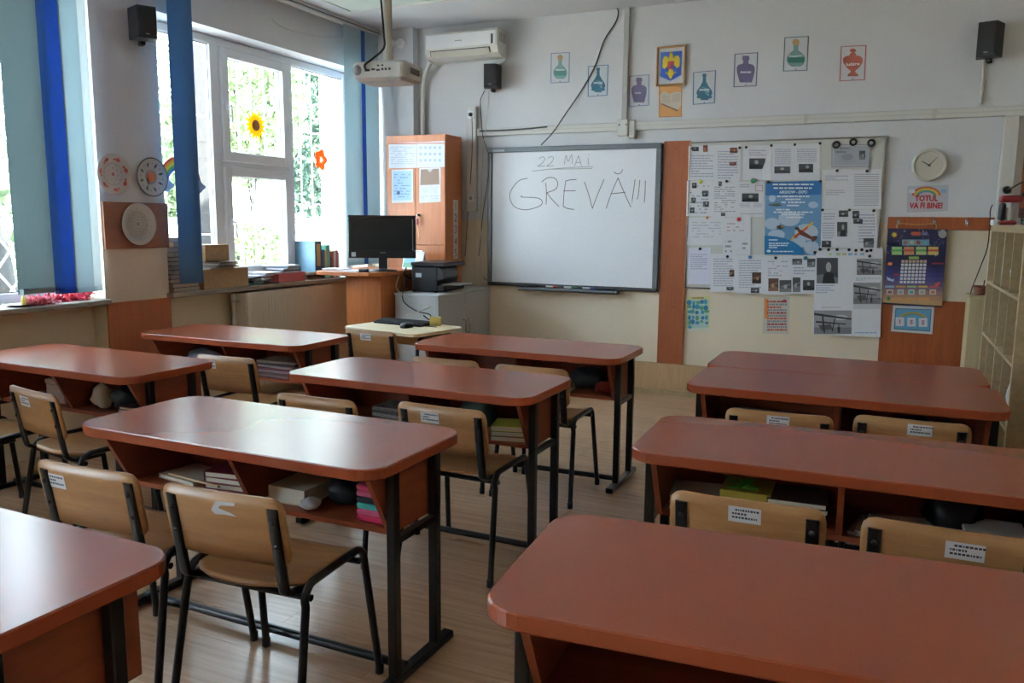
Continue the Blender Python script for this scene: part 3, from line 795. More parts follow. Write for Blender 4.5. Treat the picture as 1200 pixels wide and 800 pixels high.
# airshow poster
sky = col(106, 148, 190, .5); dkb = col(36, 98, 156, .5); wht = col(232, 236, 240, .6); cloud = col(186, 200, 216, .5); teal = col(20, 110, 165, .5)
s = S([(897.5, 213), (963, 211.5), (961.5, 299), (895.8, 298)], 3, .002, sky)
for cx, cy, rx, ry in ((905, 262, 9, 7), (925, 256, 13, 9), (945, 272, 14, 10), (951, 290, 9, 8), (910, 275, 10, 6), (953, 240, 6, 4), (905, 232, 4, 5), (935, 285, 10, 6)): s.disc(cx, cy, rx, ry, cloud, 1)
s.poly([(897.4, 213.4), (962.8, 212), (962.2, 228), (897, 229)], dkb, 2)
s.text('AIRSHOW - EXPO', 929.5, 225, 3.6, wht, 4, 33)
for k, (yy, wd) in enumerate(((216, 48), (220.3, 46), (230, 38), (233.5, 18), (237, 28), (240.6, 14), (245.5, 40), (248.5, 46), (251.3, 26), (254.5, 24))):
    s.lines(929.5-wd/2, yy-1, 929.5+wd/2, yy+1.1, 1, wht, 80+k, .95, .42, 4)
s.poly([(896, 276)]+[(896+46*math.sin(math.radians(a)), 298.5-22.5*math.cos(math.radians(a))) for a in range(10, 91, 10)]+[(895.8, 298)], teal, 3)
for k, (yy, a, b) in enumerate(((281, 901, 917), (285, 901, 925), (287.5, 901, 923), (290, 901, 911), (294.5, 906, 930))): s.lines(a, yy-.9, b, yy+.9, 1, wht, 95+k, 1, .4, 4)
s.disc(901, 294, 2.5, 1.5, wht, 4)
s.poly([(926, 283), (929, 277), (953, 259), (953, 262), (931, 279)], col(226, 190, 70, .5), 4); s.poly([(930, 277), (948, 264), (946, 268), (932, 279)], col(196, 70, 44, .5), 5)
s.poly([(932, 266), (940, 270), (956, 280), (954, 282), (938, 275)], col(96, 40, 34, .5), 6); s.disc(934, 267.5, 2.6, 1.8, col(40, 34, 40, .5), 6); s.poly([(951, 277), (957, 276), (958, 279), (952, 284)], col(60, 34, 36, .5), 6)
s.poly([(900, 239.5), (912, 238.5), (917, 240.5), (911, 242), (901, 240.6)], col(66, 84, 66, .5), 4); s.rect(903, 237.8, 918, 238.3, col(50, 60, 56, .5), 4)
s.disc(914, 266, 3.8, 2.2, col(60, 50, 44, .5), 4); s.disc(916.5, 265.5, 1.6, 1.6, col(196, 160, 90, .5), 5)
s.build('airshow_poster', 'blue airshow poster with a red and yellow stunt plane', 'poster')
# certificate in a clear frame
s = S([(974.5, 168.5), (1020, 167), (1019, 196), (973.5, 197)], 2, 0, col(196, 198, 204, .3))
s.rect(977, 171, 1017.5, 193.5, col(176, 180, 190, .4), 1); s.lines(984, 172.5, 1005, 175, 1, dk, 110, 1, .35, 2); s.lines(979, 176.5, 1004, 179.5, 1, dk, 111, 1, .4, 2); s.photo(1007, 176.5, 1014, 187, 112, 'grey', 2)
s.disc(993, 184, 7, 4, col(150, 156, 172, .5), 2); s.lines(981, 188, 1004, 191, 1, hand, 113, .6, .2, 3)
s.frame(974.5, 169, 1019.5, 195.7, 1.0, col(150, 152, 156, .3), 3)
s.build('certificate', 'grey framed certificate with a tiny portrait held by ring magnets', 'certificate')
# magnets
def magnet(px, py, c, label, group=None, r=.011, lev=5):
    x, z = fw(px, py, BY-.0022*lev)
    o = MB().lathe([(r*.98, 0), (r, -.002), (r, -.006), (r*.8, -.008), (0.0, -.0085)], col(*c, .35), 14, (0, 0, 0), 'y').build('magnet', None, (x, BY-.0022*lev, z))
    tag(o, label, 'magnet', group)
for px, py in ((811.5, 174), (867, 173), (874.5, 172.5), (904, 170.5), (931.5, 169.5), (961, 168), (981, 200), (1016, 200.3), (964, 246), (995.5, 246), (1024, 246.8), (900, 213.3), (961.5, 212.5),
               (851.5, 212.3), (820.5, 291.5), (852.5, 300.5), (909, 302), (955, 295.8), (961, 292), (971, 292.5), (981, 292.3), (995, 292.5), (1003, 293.3), (1010, 292.5), (1016, 294), (1020.5, 293.2), (1019.2, 300)):
    magnet(px, py, (22, 22, 26), 'small round black magnet holding papers on the bulletin board', 'black magnets on the bulletin board', .0105 if py < 290 else .0115)
magnet(882.5, 212, (20, 140, 84), 'green round magnet on the bulletin board', r=.018); magnet(821, 213, (196, 190, 70), 'yellow round magnet on the bulletin board', r=.017)
magnet(866, 257, (186, 36, 44), 'red round magnet on the bulletin board', r=.016); magnet(829, 255, (190, 120, 50), 'orange round magnet on the bulletin board', r=.011)
magnet(879, 301.3, (40, 96, 160), 'blue round magnet on the bulletin board', r=.014); magnet(944, 302.3, (30, 120, 120), 'teal round magnet on the bulletin board', r=.016)
for px, py in ((980, 169.5), (1000, 166.5), (1021, 167.5)):
    x, z = fw(px, py, BY-.008)
    o = MB().tube([(.021*math.cos(a), 0, .021*math.sin(a)) for a in np.linspace(0, 2*PI, 17)[:-1]], .008, M_DARK, 8, closed=True).build('ring_magnet', None, (x, BY-.014, z))
    tag(o, 'black ring magnet clipping the framed certificate', 'magnet', 'ring magnets on the certificate')

# ---- potion posters and other prints on the wall
PY = YF-.0006
def bottle_poly(cx, top, bot, prof, hw): # profile from top to bottom: (t, half width)
    L = [(cx-hw*w_, top+(bot-top)*t) for t, w_ in prof]; R = [(cx+hw*w_, top+(bot-top)*t) for t, w_ in prof]
    return L+R[::-1]
ROUND = [(0, .28), (.08, .30), (.24, .30), (.27, .24), (.40, .26), (.50, .62), (.64, .95), (.78, 1), (.92, .8), (1, .45)]
SWIRL = [(0, .2), (.1, .26), (.12, .18), (.3, .2), (.48, .5), (.64, .88), (.76, .95), (.84, .8), (.86, .92), (.93, .85), (.95, .4), (1, .5)]
SQUAT = [(0, .36), (.14, .42), (.18, .30), (.3, .32), (.34, .8), (.44, 1), (.62, .98), (1, .68)]
HEART = [(0, .1), (.04, .3), (.1, .3), (.15, .12), (.2, .35), (.24, .3), (.28, .75), (.36, 1), (.5, .98), (.66, .7), (.8, .25), (.85, .22), (.93, .5), (1, .55)]
def potion(q, prof, body, edge, label, word=None, stop=None, dark=None):
    s = Sheet(q, PY, col(212, 214, 218, .7), .0008); xs = [p[0] for p in q]; ys = [p[1] for p in q]
    x0, x1, y0, y1 = min(xs), max(xs), min(ys), max(ys); w_, h_ = x1-x0, y1-y0; cx = (x0+x1)/2
    qq = np.array(q, float); c = qq.mean(0); o_ = c+(qq-c)*.94; i_ = c+(qq-c)*np.array([.86, .9])
    for k in range(4): s.poly([o_[k], o_[(k+1) % 4], i_[(k+1) % 4], i_[k]], col(*edge, .7), 1)
    t0, t1 = y0+h_*.12, y0+h_*.84
    s.poly(bottle_poly(cx, t0, t1, prof, w_*.34), col(*body, .7), 1)
    if dark:
        s.poly([(cx-w_*.31, t0+(t1-t0)*.66), (cx+w_*.31, t0+(t1-t0)*.66), (cx+w_*.28, t0+(t1-t0)*.86), (cx-w_*.28, t0+(t1-t0)*.86)], col(*dark, .7), 2)
    if stop: s.disc(cx, t0+(t1-t0)*.1, w_*.13, h_*.085, col(*stop, .7), 3)
    if prof is SWIRL:
        for k in range(3): s.poly([(cx-w_*.16+k*2, t0+h_*(.36+.06*k)), (cx+w_*.2, t0+h_*(.42+.08*k)), (cx+w_*.16, t0+h_*(.45+.08*k))], col(150, 186, 200, .7), 3)
    bz_ = t0+(t1-t0)*(.56 if prof in (HEART,) else .62)
    if word: s.text(word, cx, bz_, h_*.085, col(226, 228, 226, .7), 5, w_*.46)
    else: s.lines(cx-w_*.2, bz_-h_*.03, cx+w_*.2, bz_+h_*.03, 1, col(222, 224, 226, .7), int(cx), 1, .4, 4)
    s.rect(cx-1, y0+h_*.9, cx+.8, y0+h_*.925, col(90, 90, 100, .7), 2)
    s.build('potion_poster', label, 'poster', 'potion posters on the front wall')
GB, BB, VB = (76, 124, 118), (52, 98, 118), (92, 84, 116)
potion([(645, 61.3), (668.5, 60), (668, 97.5), (644.5, 98.7)], ROUND, (120, 160, 160), (96, 122, 160), 'white card of a round green potion bottle nearest the air conditioner', None, (176, 142, 108), GB)
potion([(688.5, 76.5), (714, 74.5), (712.5, 113), (688, 114.5)], SWIRL, BB, (60, 110, 150), 'white card of a blue swirled potion bottle behind the hanging black cable')
potion([(736.5, 88), (762, 86), (761.5, 124.5), (736, 126.5)], SQUAT, VB, (80, 110, 150), 'white card of a squat violet potion bottle beside the coat of arms and grey conduit')
potion([(811.5, 83.5), (840, 81), (838.5, 122), (811, 124)], SWIRL, BB, (60, 100, 140), 'white card of a blue swirled potion bottle beside the open book picture')
potion([(860, 62), (889.5, 60), (887.5, 102), (858.5, 103.5)], SQUAT, VB, (76, 78, 110), 'white card of a squat violet potion bottle beside the green one with lettering')
potion([(918.5, 42.5), (949, 41), (947, 84), (916.5, 85)], ROUND, (110, 140, 140), (66, 100, 104), 'white card of a green potion bottle with lettering next to the red one', 'Respect', (160, 126, 84), (38, 98, 88))
potion([(984.5, 53), (1016.5, 51.5), (1014.5, 95), (982.5, 96.5)], HEART, (146, 74, 62), (170, 84, 84), 'white card of a red heart-stoppered potion bottle', 'Iubire')
# coat of arms in a wooden frame
x0, z1 = fw(770.5, 55.5); x1, z0 = fw(803, 99.5)
ca = thing('framed_crest', 'framed blue shield with a golden eagle above the open book picture', 'picture', ((x0+x1)/2, YF-.002, z0))
W_, H_ = x1-x0, z1-z0
for a in ((-W_/2, -W_/2+.014, 0, H_), (W_/2-.014, W_/2, 0, H_), (-W_/2+.014, W_/2-.014, 0, .014), (-W_/2+.014, W_/2-.014, H_-.014, H_)):
    MB().box(a[0], a[1], -.022, 0, a[2], a[3], col(150, 112, 66, .4), .003).build('frame_rail', ca)
mb = MB().box(-W_/2+.014, W_/2-.014, -.008, 0, .014, H_-.014, col(214, 216, 220, .5))
def pp(pts, mt, lev): mb.add([(a*W_, -.008-.0006*lev, b*H_) for a, b in pts], [tuple(range(len(pts)))], mt)
blu, yel, red = col(34, 74, 158, .5), col(210, 186, 50, .5), col(150, 44, 48, .5)
pp([(-.36, .25), (0, .12), (.36, .25), (.36, .86), (-.36, .86)], blu, 1)
pp([(-.3, .48), (-.22, .42), (-.12, .5), (-.08, .66), (-.12, .74), (-.24, .76), (-.3, .66)], yel, 2); pp([(.3, .48), (.3, .66), (.24, .76), (.12, .74), (.08, .66), (.12, .5), (.22, .42)], yel, 2)
pp([(-.12, .3), (0, .15), (.12, .3), (.06, .42), (.1, .6), (.05, .8), (-.05, .83), (-.1, .6), (-.06, .42)], yel, 3)
pp([(-.11, .42), (.11, .42), (.11, .62), (-.11, .62)], red, 4); pp([(-.01, .42), (.11, .42), (.11, .52), (-.01, .52)], col(90, 60, 110, .5), 5); pp([(-.03, .8), (.03, .8), (.03, .87), (-.03, .87)], col(190, 160, 60, .5), 4)
pp([(-.2, .32), (-.14, .36), (-.12, .29)], yel, 3); pp([(.2, .32), (.12, .29), (.14, .36)], yel, 3)
mb.build('print', ca)
s = Sheet([(772, 100.5), (799.5, 99.5), (798.7, 136.5), (772, 137.5)], PY, col(204, 150, 92, .7), .0008)
s.poly([(773, 112), (778, 106), (785, 110), (787, 122), (774, 122)], col(200, 190, 176, .7), 1); s.poly([(785, 110), (792, 107), (799, 108), (799, 122), (794, 130), (776, 123), (787, 120)], col(206, 196, 184, .7), 1)
for k in range(5): s.poly([(776+k*.4, 112+k*1.8), (785, 112.5+k*1.8), (785, 113+k*1.8), (776+k*.4, 112.6+k*1.8)], col(160, 148, 138, .7), 2)
for k in range(5): s.poly([(788, 112+k*1.8), (797, 110+k*1.8), (797, 110.6+k*1.8), (788, 112.6+k*1.8)], col(160, 148, 138, .7), 2)
s.poly([(774, 122), (794, 130.5), (795, 129), (776, 121)], col(110, 80, 60, .7), 3); s.frame(772.6, 100.8, 799, 136.8, .7, col(150, 100, 64, .7), 2)
s.build('book_picture', 'orange card with a drawn open book under the framed crest', 'picture')
# rainbow sign
s = Sheet([(1063.5, 218), (1112, 216.5), (1110.8, 247), (1062.5, 249.3)], PY, col(192, 196, 204, .6), .0008)
for k, c_ in enumerate(((176, 70, 60), (206, 140, 60), (206, 196, 90), (110, 160, 90), (90, 130, 180), (192, 196, 204))): s.disc(1085.5, 229, 17-k*1.7, 10.5-k*1.3, col(*c_, .6), 1+k*.4, 16, 0, 180)
s.disc(1068.5, 224, 4, 2.5, col(212, 220, 230, .6), 4); s.disc(1106, 224, 4, 2.5, col(150, 180, 206, .6), 4)
s.text('TOTUL', 1085.5, 232.3, 7, col(170, 28, 32, .6), 6, 27, .04); s.text('VA FI BINE!', 1085, 240.8, 7.2, col(170, 28, 32, .6), 6, 39, .04)
s.build('rainbow_sign', 'white sign with red lettering under a rainbow below the clock', 'sign')
# small prints under the board
s = Sheet([(804.8, 347.5), (832, 346.5), (831, 388), (804, 387.5)], PY, col(210, 212, 150, .7), .001)
s.rect(806, 351, 829.8, 384, col(180, 206, 196, .7), 1)
rn = random.Random(5)
for k in range(26): s.disc(807.5+(k % 5)*5.1+rn.uniform(-1, 1), 354+(k//5)*5.8+rn.uniform(-1, 1), rn.uniform(1.6, 3.2), rn.uniform(1.6, 3.2), col(*[(40, 110, 150), (60, 140, 170), (90, 150, 110)][k % 3], .7), 2+k*.05)
s.text('REGULI', 818, 349, 1.8, col(150, 96, 60, .7), 3, 14) if False else s.lines(811, 348, 825, 350, 1, col(160, 110, 70, .7), 3, 1, .4, 3)
s.rect(804.6, 384.5, 830.8, 387.2, col(222, 222, 216, .7), 2)
s.build('dot_poster', 'small yellow poster filled with blue circles below the bulletin board', 'poster')
s = Sheet([(895, 349), (925.5, 348), (924.3, 391.5), (893.5, 390.5)], PY, col(200, 198, 186, .7), .001)
s.rect(896, 350, 900.5, 373, col(216, 130, 60, .7), 1); s.disc(919.5, 352.5, 2.5, 2, col(190, 60, 50, .7), 2)
for k in range(11): s.lines(899, 352+k*3.3, 922, 354.6+k*3.3, 1, [col(150, 50, 54, .7), dk, col(190, 80, 60, .7), dk][k % 4], 200+k, 1, .42, 3)
s.build('rules_poster', 'small cream poster with close red and black text lines below the bulletin board', 'poster')
# space calendar hanging from two hooks
CYY = YF-.030
s = Sheet([(1040.5, 267.5), (1110.5, 268.8), (1103.3, 360), (1034, 356)], CYY, col(28, 30, 66, .5), .004, 0)
def band(f0, f1, c_, lev):
    L = lambda f: (1040.5-6.5*f, 267.5+88.5*f); R = lambda f: (1110.5-7.2*f, 268.8+91.2*f)
    s.poly([L(f0), R(f0), R(f1), L(f1)], col(*c_, .5), lev)
for k in range(8): band(.5+k*.06, .56+k*.06, [(40, 40, 92), (52, 52, 110), (70, 66, 118), (92, 80, 120), (120, 96, 116), (150, 116, 110), (176, 136, 108), (190, 152, 104)][k], 1)
rn = random.Random(3)
for k in range(60): a, b = rn.uniform(1040, 1108), rn.uniform(269, 300); s.disc(a-(b-268)*.07, b, .45, .45, col(200, 200, 210, .5), 2, 6)
s.disc(1104.5, 274, 5, 5, col(170, 172, 166, .5), 3); s.disc(1048, 275, 2.6, 2.6, col(196, 190, 90, .5), 4)
for a in range(8): s.poly([(1048+4.6*math.cos(a*PI/4), 275+4.6*math.sin(a*PI/4)), (1048+2*math.cos(a*PI/4+.5), 275+2*math.sin(a*PI/4+.5)), (1048+2*math.cos(a*PI/4-.5), 275+2*math.sin(a*PI/4-.5))], col(180, 80, 60, .5), 3)
s.rect(1068, 271.5, 1079, 276, col(190, 90, 66, .5), 3); s.rect(1080, 272, 1087, 275.5, col(120, 120, 160, .5), 3)
s.rect(1057, 280.5, 1089, 287.5, col(120, 160, 180, .5), 3)
for k in range(4): s.disc(1061+k*7.6, 284, 2.6, 2.4, col(*[(160, 100, 90), (190, 180, 150), (150, 70, 60), (110, 170, 200)][k], .5), 4)
for k in range(4): s.rect(1045+k*14.2, 289, 1057+k*14.2, 298.5, col(*[(150, 190, 120), (206, 150, 110), (190, 200, 140), (216, 190, 110)][k], .5), 3); s.rect(1045+k*14.2, 292.2, 1057+k*14.2, 294.5, col(200, 80, 60, .5) if k % 2 else col(90, 160, 90, .5), 4)
s.rect(1065, 300.5, 1077, 303.5, col(150, 180, 90, .5), 3)
for j in range(7):
    for i in range(7): s.rect(1056.3+i*4.35-j*.33, 304.6+j*4.05, 1059.7+i*4.35-j*.33, 307.6+j*4.05, col(*((214, 216, 222) if j else (200, 170, 150)), .5), 3)
s.disc(1043, 309, 2.8, 2, col(206, 120, 60, .5), 3); s.disc(1050, 321.5, 3, 1.3, col(190, 70, 60, .5), 3); s.poly([(1039, 324), (1046, 327.5), (1048, 326), (1047, 330), (1040, 328)], col(196, 206, 220, .5), 3)
s.poly([(1095, 333), (1101, 329.5), (1102, 331.5), (1097, 336)], col(206, 90, 70, .5), 3); s.lines(1092, 307, 1106, 310, 1, col(170, 60, 60, .5), 7, .8, .3, 3)
for k in range(5): s.rect(1039+k*12.6, 339, 1046.5+k*12.6, 345, col(206, 206, 200, .5), 3); s.rect(1040.4+k*12.6, 340.4, 1045.2+k*12.6, 343.8, col(*[(150, 90, 80), (160, 160, 170), (80, 160, 160), (170, 170, 150), (190, 110, 90)][k], .5), 4); s.rect(1037+k*13, 334.6, 1048+k*13, 336.8, col(*[(150, 190, 210), (206, 150, 80), (170, 190, 130), (206, 180, 90), (190, 80, 90)][k], .5), 3)
for k in range(3): s.rect(1044+k*15.5, 348.5, 1058+k*15.5, 352, col(206, 150, 96, .5), 3)
s.disc(1041.5, 349.5, 2, 2.4, col(60, 120, 70, .5), 4)
cal = s.build('space_calendar', 'dark blue space-themed calendar chart hanging from the hook rail', 'calendar')
# number card
s = Sheet([(1046.5, 357.5), (1094.8, 359), (1092.5, 391.5), (1044, 388)], YF-.0155, col(206, 208, 212, .6), .001)
s.poly([(1049.5, 361), (1091.8, 362.3), (1089.8, 388.4), (1047.5, 385.4)], col(44, 70, 96, .6), 1); s.poly([(1050.3, 361.8), (1091, 363), (1089.1, 387.6), (1048.3, 384.6)], col(100, 160, 196, .6), 2)
s.disc(1069.5, 373, 16, 7.5, col(200, 150, 80, .6), 3, 14, 0, 180); s.disc(1069.5, 373, 14, 6, col(110, 150, 90, .6), 4, 14, 0, 180); s.disc(1069.5, 373, 12, 4.6, col(100, 160, 196, .6), 5, 14, 0, 180)
for k in range(3): s.rect(1049.5+k*13.6, 371.5+k*.5, 1059.5+k*13.6, 381.8+k*.5, col(212, 214, 220, .6), 6); s.text('1SS'[k], 1054.5+k*13.6, 376.6+k*.5, 5, col(150, 44, 48, .6), 8)
s.build('number_card', 'light blue card with three white letter squares under the space calendar', 'card')

# ================================================================ WHITEBOARD AND WALL FITTINGS
wx0, wx1, wz0, wz1 = -3.285, -1.712, .872, 2.088
wb = thing('whiteboard', 'large interactive whiteboard in a grey frame with handwritten marker words', 'whiteboard', (0, YF-.003, 0))
MB().box(wx0+.03, wx1-.03, -.028, 0, wz0+.03, wz1-.03, M_WHITEBOARD).build('writing_surface', wb)
for n_, a in (('frame_rail', (wx0, wx1, wz1-.042, wz1)), ('frame_rail', (wx0, wx1, wz0, wz0+.03)), ('frame_rail', (wx0, wx0+.042, wz0+.03, wz1-.042)), ('frame_rail', (wx1-.045, wx1, wz0+.03, wz1-.042))):
    MB().box(a[0], a[1], -.045, 0, a[2], a[3], M_GREYM if a[3] > 1 and a[2] > wz0 else col(50, 52, 56, .4), .006).build(n_, wb)
mb = MB(); vs, fs, W, H = text_geo('SMART'); 
for k in range(7): mb.box(wx0+.05+k*.017, wx0+.062+k*.017, -.0462, -.045, wz1-.034, wz1-.016, col(200, 202, 206, .5))
mb.build('maker_mark', wb)
# handwriting: marker strokes measured on the photo
M_MARK = col(108, 98, 108, .6); M_MARK2 = col(168, 172, 178, .6)
WBY = YF-.003-.028
def stroke(mb, pts, r, mt, smooth=True):
    P = [at(580+a/6, 160+b/6, y=WBY) for a, b in pts]; P = [(p.x, p.y-(YF-.003)-.0004, p.z) for p in P]
    if smooth and len(P) > 2: P = bez(P, 5)
    for p, q in zip(P, P[1:]):
        p, q = Vector(p), Vector(q); d = (q-p)
        if d.length < 1e-6: continue
        nrm = Vector((-d.z, 0, d.x)).normalized()*r; e = d.normalized()*r*.6
        mb.add([p-e+nrm, p-e-nrm, q+e-nrm, q+e+nrm], [(0, 1, 2, 3)], mt)
R_ = .0034
LET = {'letter_g': [[(228, 292), (170, 310), (118, 370), (105, 430), (135, 490), (200, 514), (270, 505), (325, 480), (330, 450), (290, 430), (190, 425), (188, 415)]],
 'letter_r': [[(358, 325), (362, 400), (360, 475)], [(330, 318), (370, 290), (420, 292), (442, 330), (425, 370), (365, 395)], [(365, 395), (400, 440), (450, 492)]],
 'letter_e': [[(498, 310), (486, 400), (480, 492)], [(498, 312), (530, 304), (572, 302)], [(482, 382), (566, 380)], [(480, 490), (510, 505), (556, 512)]],
 'letter_v': [[(630, 318), (660, 410), (685, 505)], [(768, 300), (725, 400), (685, 505)]],
 'letter_a': [[(866, 290), (820, 395), (782, 505)], [(866, 290), (905, 385), (955, 495)], [(818, 402), (915, 392)]],
 'breve_accent': [[(838, 250), (860, 262), (885, 255), (898, 232)]],
 'exclamation_mark': [[(985, 302), (972, 400), (966, 440), (965, 452)], [(964, 466), (964, 468)]]}
for nm_, st_ in LET.items():
    q_ = MB()
    for a_ in st_: stroke(q_, a_, R_*.85, M_MARK)
    q_.build(nm_, wb)
for st_ in ([(1018, 308), (1010, 400), (1000, 440)], [(1058, 310), (1055, 400), (1050, 462)]):
    q_ = MB(); stroke(q_, st_, R_*.85, M_MARK); q_.build('exclamation_mark', wb)
DATE = {'digit_two': [[(312, 155), (335, 142), (350, 155), (335, 185), (302, 208), (352, 205)]], 'digit_two.001': [[(372, 152), (395, 140), (412, 152), (395, 185), (364, 207), (412, 205)]],
 'letter_m': [[(488, 195), (496, 150), (502, 135), (515, 175), (540, 128), (545, 190)]], 'letter_a': [[(560, 208), (582, 150), (590, 140), (608, 205)], [(568, 185), (604, 180)]],
 'letter_i': [[(660, 125), (662, 130)], [(655, 150), (658, 200)]], 'underline': [[(262, 243), (400, 228), (560, 216), (690, 212)], [(400, 229), (560, 227), (682, 224)]]}
for nm_, st_ in DATE.items():
    q_ = MB()
    for a_ in st_: stroke(q_, a_, .0028, M_MARK2)
    q_.build(nm_.split('.')[0], wb)
# pen tray and pens
p0, p1 = fw(611, 334), fw(729, 340)
tr_ = thing('pen_tray', 'grey pen tray fixed under the whiteboard', 'tray', (0, YF-.003, wz0-.032))
MB().prism([(0, .03), (-.085, .03), (-.09, .012), (-.07, 0), (0, 0)], 'x', p0[0], p1[0]-.02, col(96, 100, 104, .4)).build('body', tr_)
for k in range(4):
    a = p0[0]+.08+k*.17; MB().box(a, a+.13, -.07, -.03, .03, .0325, col(70, 74, 78, .4)).build('pen_slot', tr_)
for k, (c_, nm) in enumerate((((30, 30, 36), 'black'), ((150, 40, 44), 'red'), ((40, 110, 66), 'green'), ((40, 70, 150), 'blue'))):
    a = p0[0]+.09+k*.17
    t = thing('marker_pen', '%s whiteboard marker lying on the grey pen tray' % nm, 'marker', (a, YF-.053, wz0+.009))
    MB().lathe([(.008, 0), (.0085, .004), (.0085, .07)], M_PLASTICW if k else M_DARK, 10, (0, 0, 0), 'x').build('barrel', t)
    MB().lathe([(.009, .07), (.0095, .075), (.0085, .112), (.004, .114)], col(*c_, .4), 10, (0, 0, 0), 'x').build('cap', t)

# cable trunking
o = MB().box(-3.40, XR-.02, YF-.035, YF, 2.195, 2.262, M_PLASTICW, .004); o.box(-3.40, XR-.02, YF-.037, YF-.035, 2.226, 2.231, M_OFFW)
t = thing('cable_trunking', 'long white cable trunking running level across the front wall', 'trunking', (0, 0, 2.2))
for v in range(len(o.v)): o.v[v] = (o.v[v][0], o.v[v][1], o.v[v][2]-2.2)
o.build('channel', t)
for x_ in (-.62, .25): MB().box(x_-.012, x_+.012, YF-.0385, YF, -.006, .064, M_OFFW, .002).build('joint_cover', t)
# upright trunking with sockets beside the wardrobe
x0, z1 = fw(548.5, 126); x1, z0 = fw(562.5, 248)
t = thing('cable_trunking', 'upright white trunking with sockets between wardrobe and whiteboard', 'trunking', ((x0+x1)/2, YF, z0))
MB().box(-.05, .045, -.05, 0, 0, z1-z0, M_PLASTICW, .006).build('channel', t)
for zz in (z1-z0-.07, .12):
    sk = MB().box(-.038, .03, -.058, -.05, zz-.035, zz+.035, M_PVC, .004).build('socket', t)
    MB().lathe([(.019, -.0585), (.017, -.0585), (.017, -.054)], col(150, 150, 148, .5), 14, (-.004, 0, zz), 'y').build('socket_well', sk)
MB().lathe([(.016, -.058), (.017, -.075), (.010, -.085)], M_DARK, 12, (-.004, 0, z1-z0-.07), 'y').build('plug', t)
# upright trunking at the right corner
x0, z1 = fw(1176, 141); x1 = fw(1194, 141)[0]
t = thing('cable_trunking', 'upright grey-white trunking beside the bookcase with a black plug', 'trunking', ((x0+x1)/2, YF, .95))
hw_ = (x1-x0)/2
MB().box(-hw_, hw_, -.055, 0, 0, 1.244, M_PLASTICW, .006).build('channel', t)
px_, pz_ = fw(1179, 223); MB().lathe([(.026, -.056), (.028, -.072), (.018, -.09)], M_DARK, 12, (px_-(x0+x1)/2, 0, pz_-.95), 'y').build('plug', t)
# conduit from the ceiling with a socket box
x_ = fw(733.5, 100)[0]
t = thing('wall_conduit', 'grey conduit dropping from the ceiling to a white socket box', 'conduit', (x_, YF, 2.18))
MB().box(-.022, .022, -.03, 0, .06, ZC-2.18, col(176, 176, 174, .45), .004).build('channel', t)
MB().box(-.05, .045, -.06, -.0, -.03, .105, M_PLASTICW, .008).build('socket_box', t)
MB().box(.045, .105, -.05, 0, -.055, .10, M_PLASTICW, .012).build('socket_box', t)
for s_ in (-1, 1): MB().lathe([(.007, -.061), (.004, -.063)], M_DARK, 8, (s_*.03, 0, .06), 'y').build('screw', t)
# cables
def cable(pts, r, mt, label, n=10, cat='cable'):
    c = Vector(pts[0]); o = MB().tube(bez([Vector(p)-c for p in pts], n), r, mt, 6).build('cable', None, c); return tag(o, label, cat)
def fp(px, py, off=.01): p = at(px, py, y=YF-off); return (p.x, p.y, p.z)
cable([at(709.5, 1, y=YF-.09), at(716, 7, y=YF-.06), at(724, 11, y=YF-.02), at(722, 25, y=YF-.012), fp(708, 47), fp(697, 78), fp(680, 108, .012), fp(663, 133, .045), fp(648, 155, .05), fp(634, 170, .055)], .0045, M_DARK, 'black cable hanging from the ceiling down to the whiteboard')
cable([fp(562, 153.5, .04), fp(590, 152.5, .05), fp(615, 151, .05), fp(641, 148.5, .05)], .007, col(70, 70, 72, .5), 'dark stiff cable lying on the trunking beside the socket column')
for k, pts in enumerate(([(553, 137, .07), (553.5, 165, .09), (552, 200, .07), (549, 240, .02), (545, 300, .02)], [(568, 106, .02), (563, 118, .02), (564, 140, .06), (566, 160, .045), (573, 185, .05), (571, 215, .05), (566, 250, .01), (561, 300, .01)],
                         [(573, 106, .012), (571, 130, .012), (569, 150, .045), (566, 175, .05), (564, 230, .05), (563, 320, .012), (561, 332, .012)], [(557, 246, .02), (557, 280, .012), (556, 325, .012)], [(566, 325, .01), (573, 330, .03), (576, 334, .03)])):
    cable([fp(*p) for p in pts], .0032, [M_DARK, M_DARK, M_OFFW, M_OFFW, M_DARK][k],
          ['black power cable running down the socket column', 'thin dark speaker cable beside the whiteboard edge', 'white cable hanging from the small speaker to the cabinet', 'white cable below the socket column', 'short black cable end under the whiteboard corner'][k])
cable([fp(1153, 68, .02), fp(1151.5, 90, .012), fp(1149.5, 121, .012)], .012, M_PLASTICW, 'white cable duct below the right-hand wall speaker')
cable([fp(1180, 223, .09), fp(1186, 220, .13), fp(1193, 216, .13), fp(1200, 212, .10), fp(1206, 209, .06)], .005, M_DARK, 'black plugged cable beside the bookcase top')
cable([at(1163, 240, y=6.45), at(1160.5, 247, y=6.5), at(1160, 262, y=6.52), at(1157, 290, y=6.55), at(1148, 315, y=6.6), at(1139, 338, y=6.6), at(1138, 346, y=6.55), at(1145, 344, y=6.5), at(1152, 336, y=6.5), at(1154, 328, y=6.5)], .004, col(56, 40, 34, .5), 'thin brown cord looping beside the bookcase end')

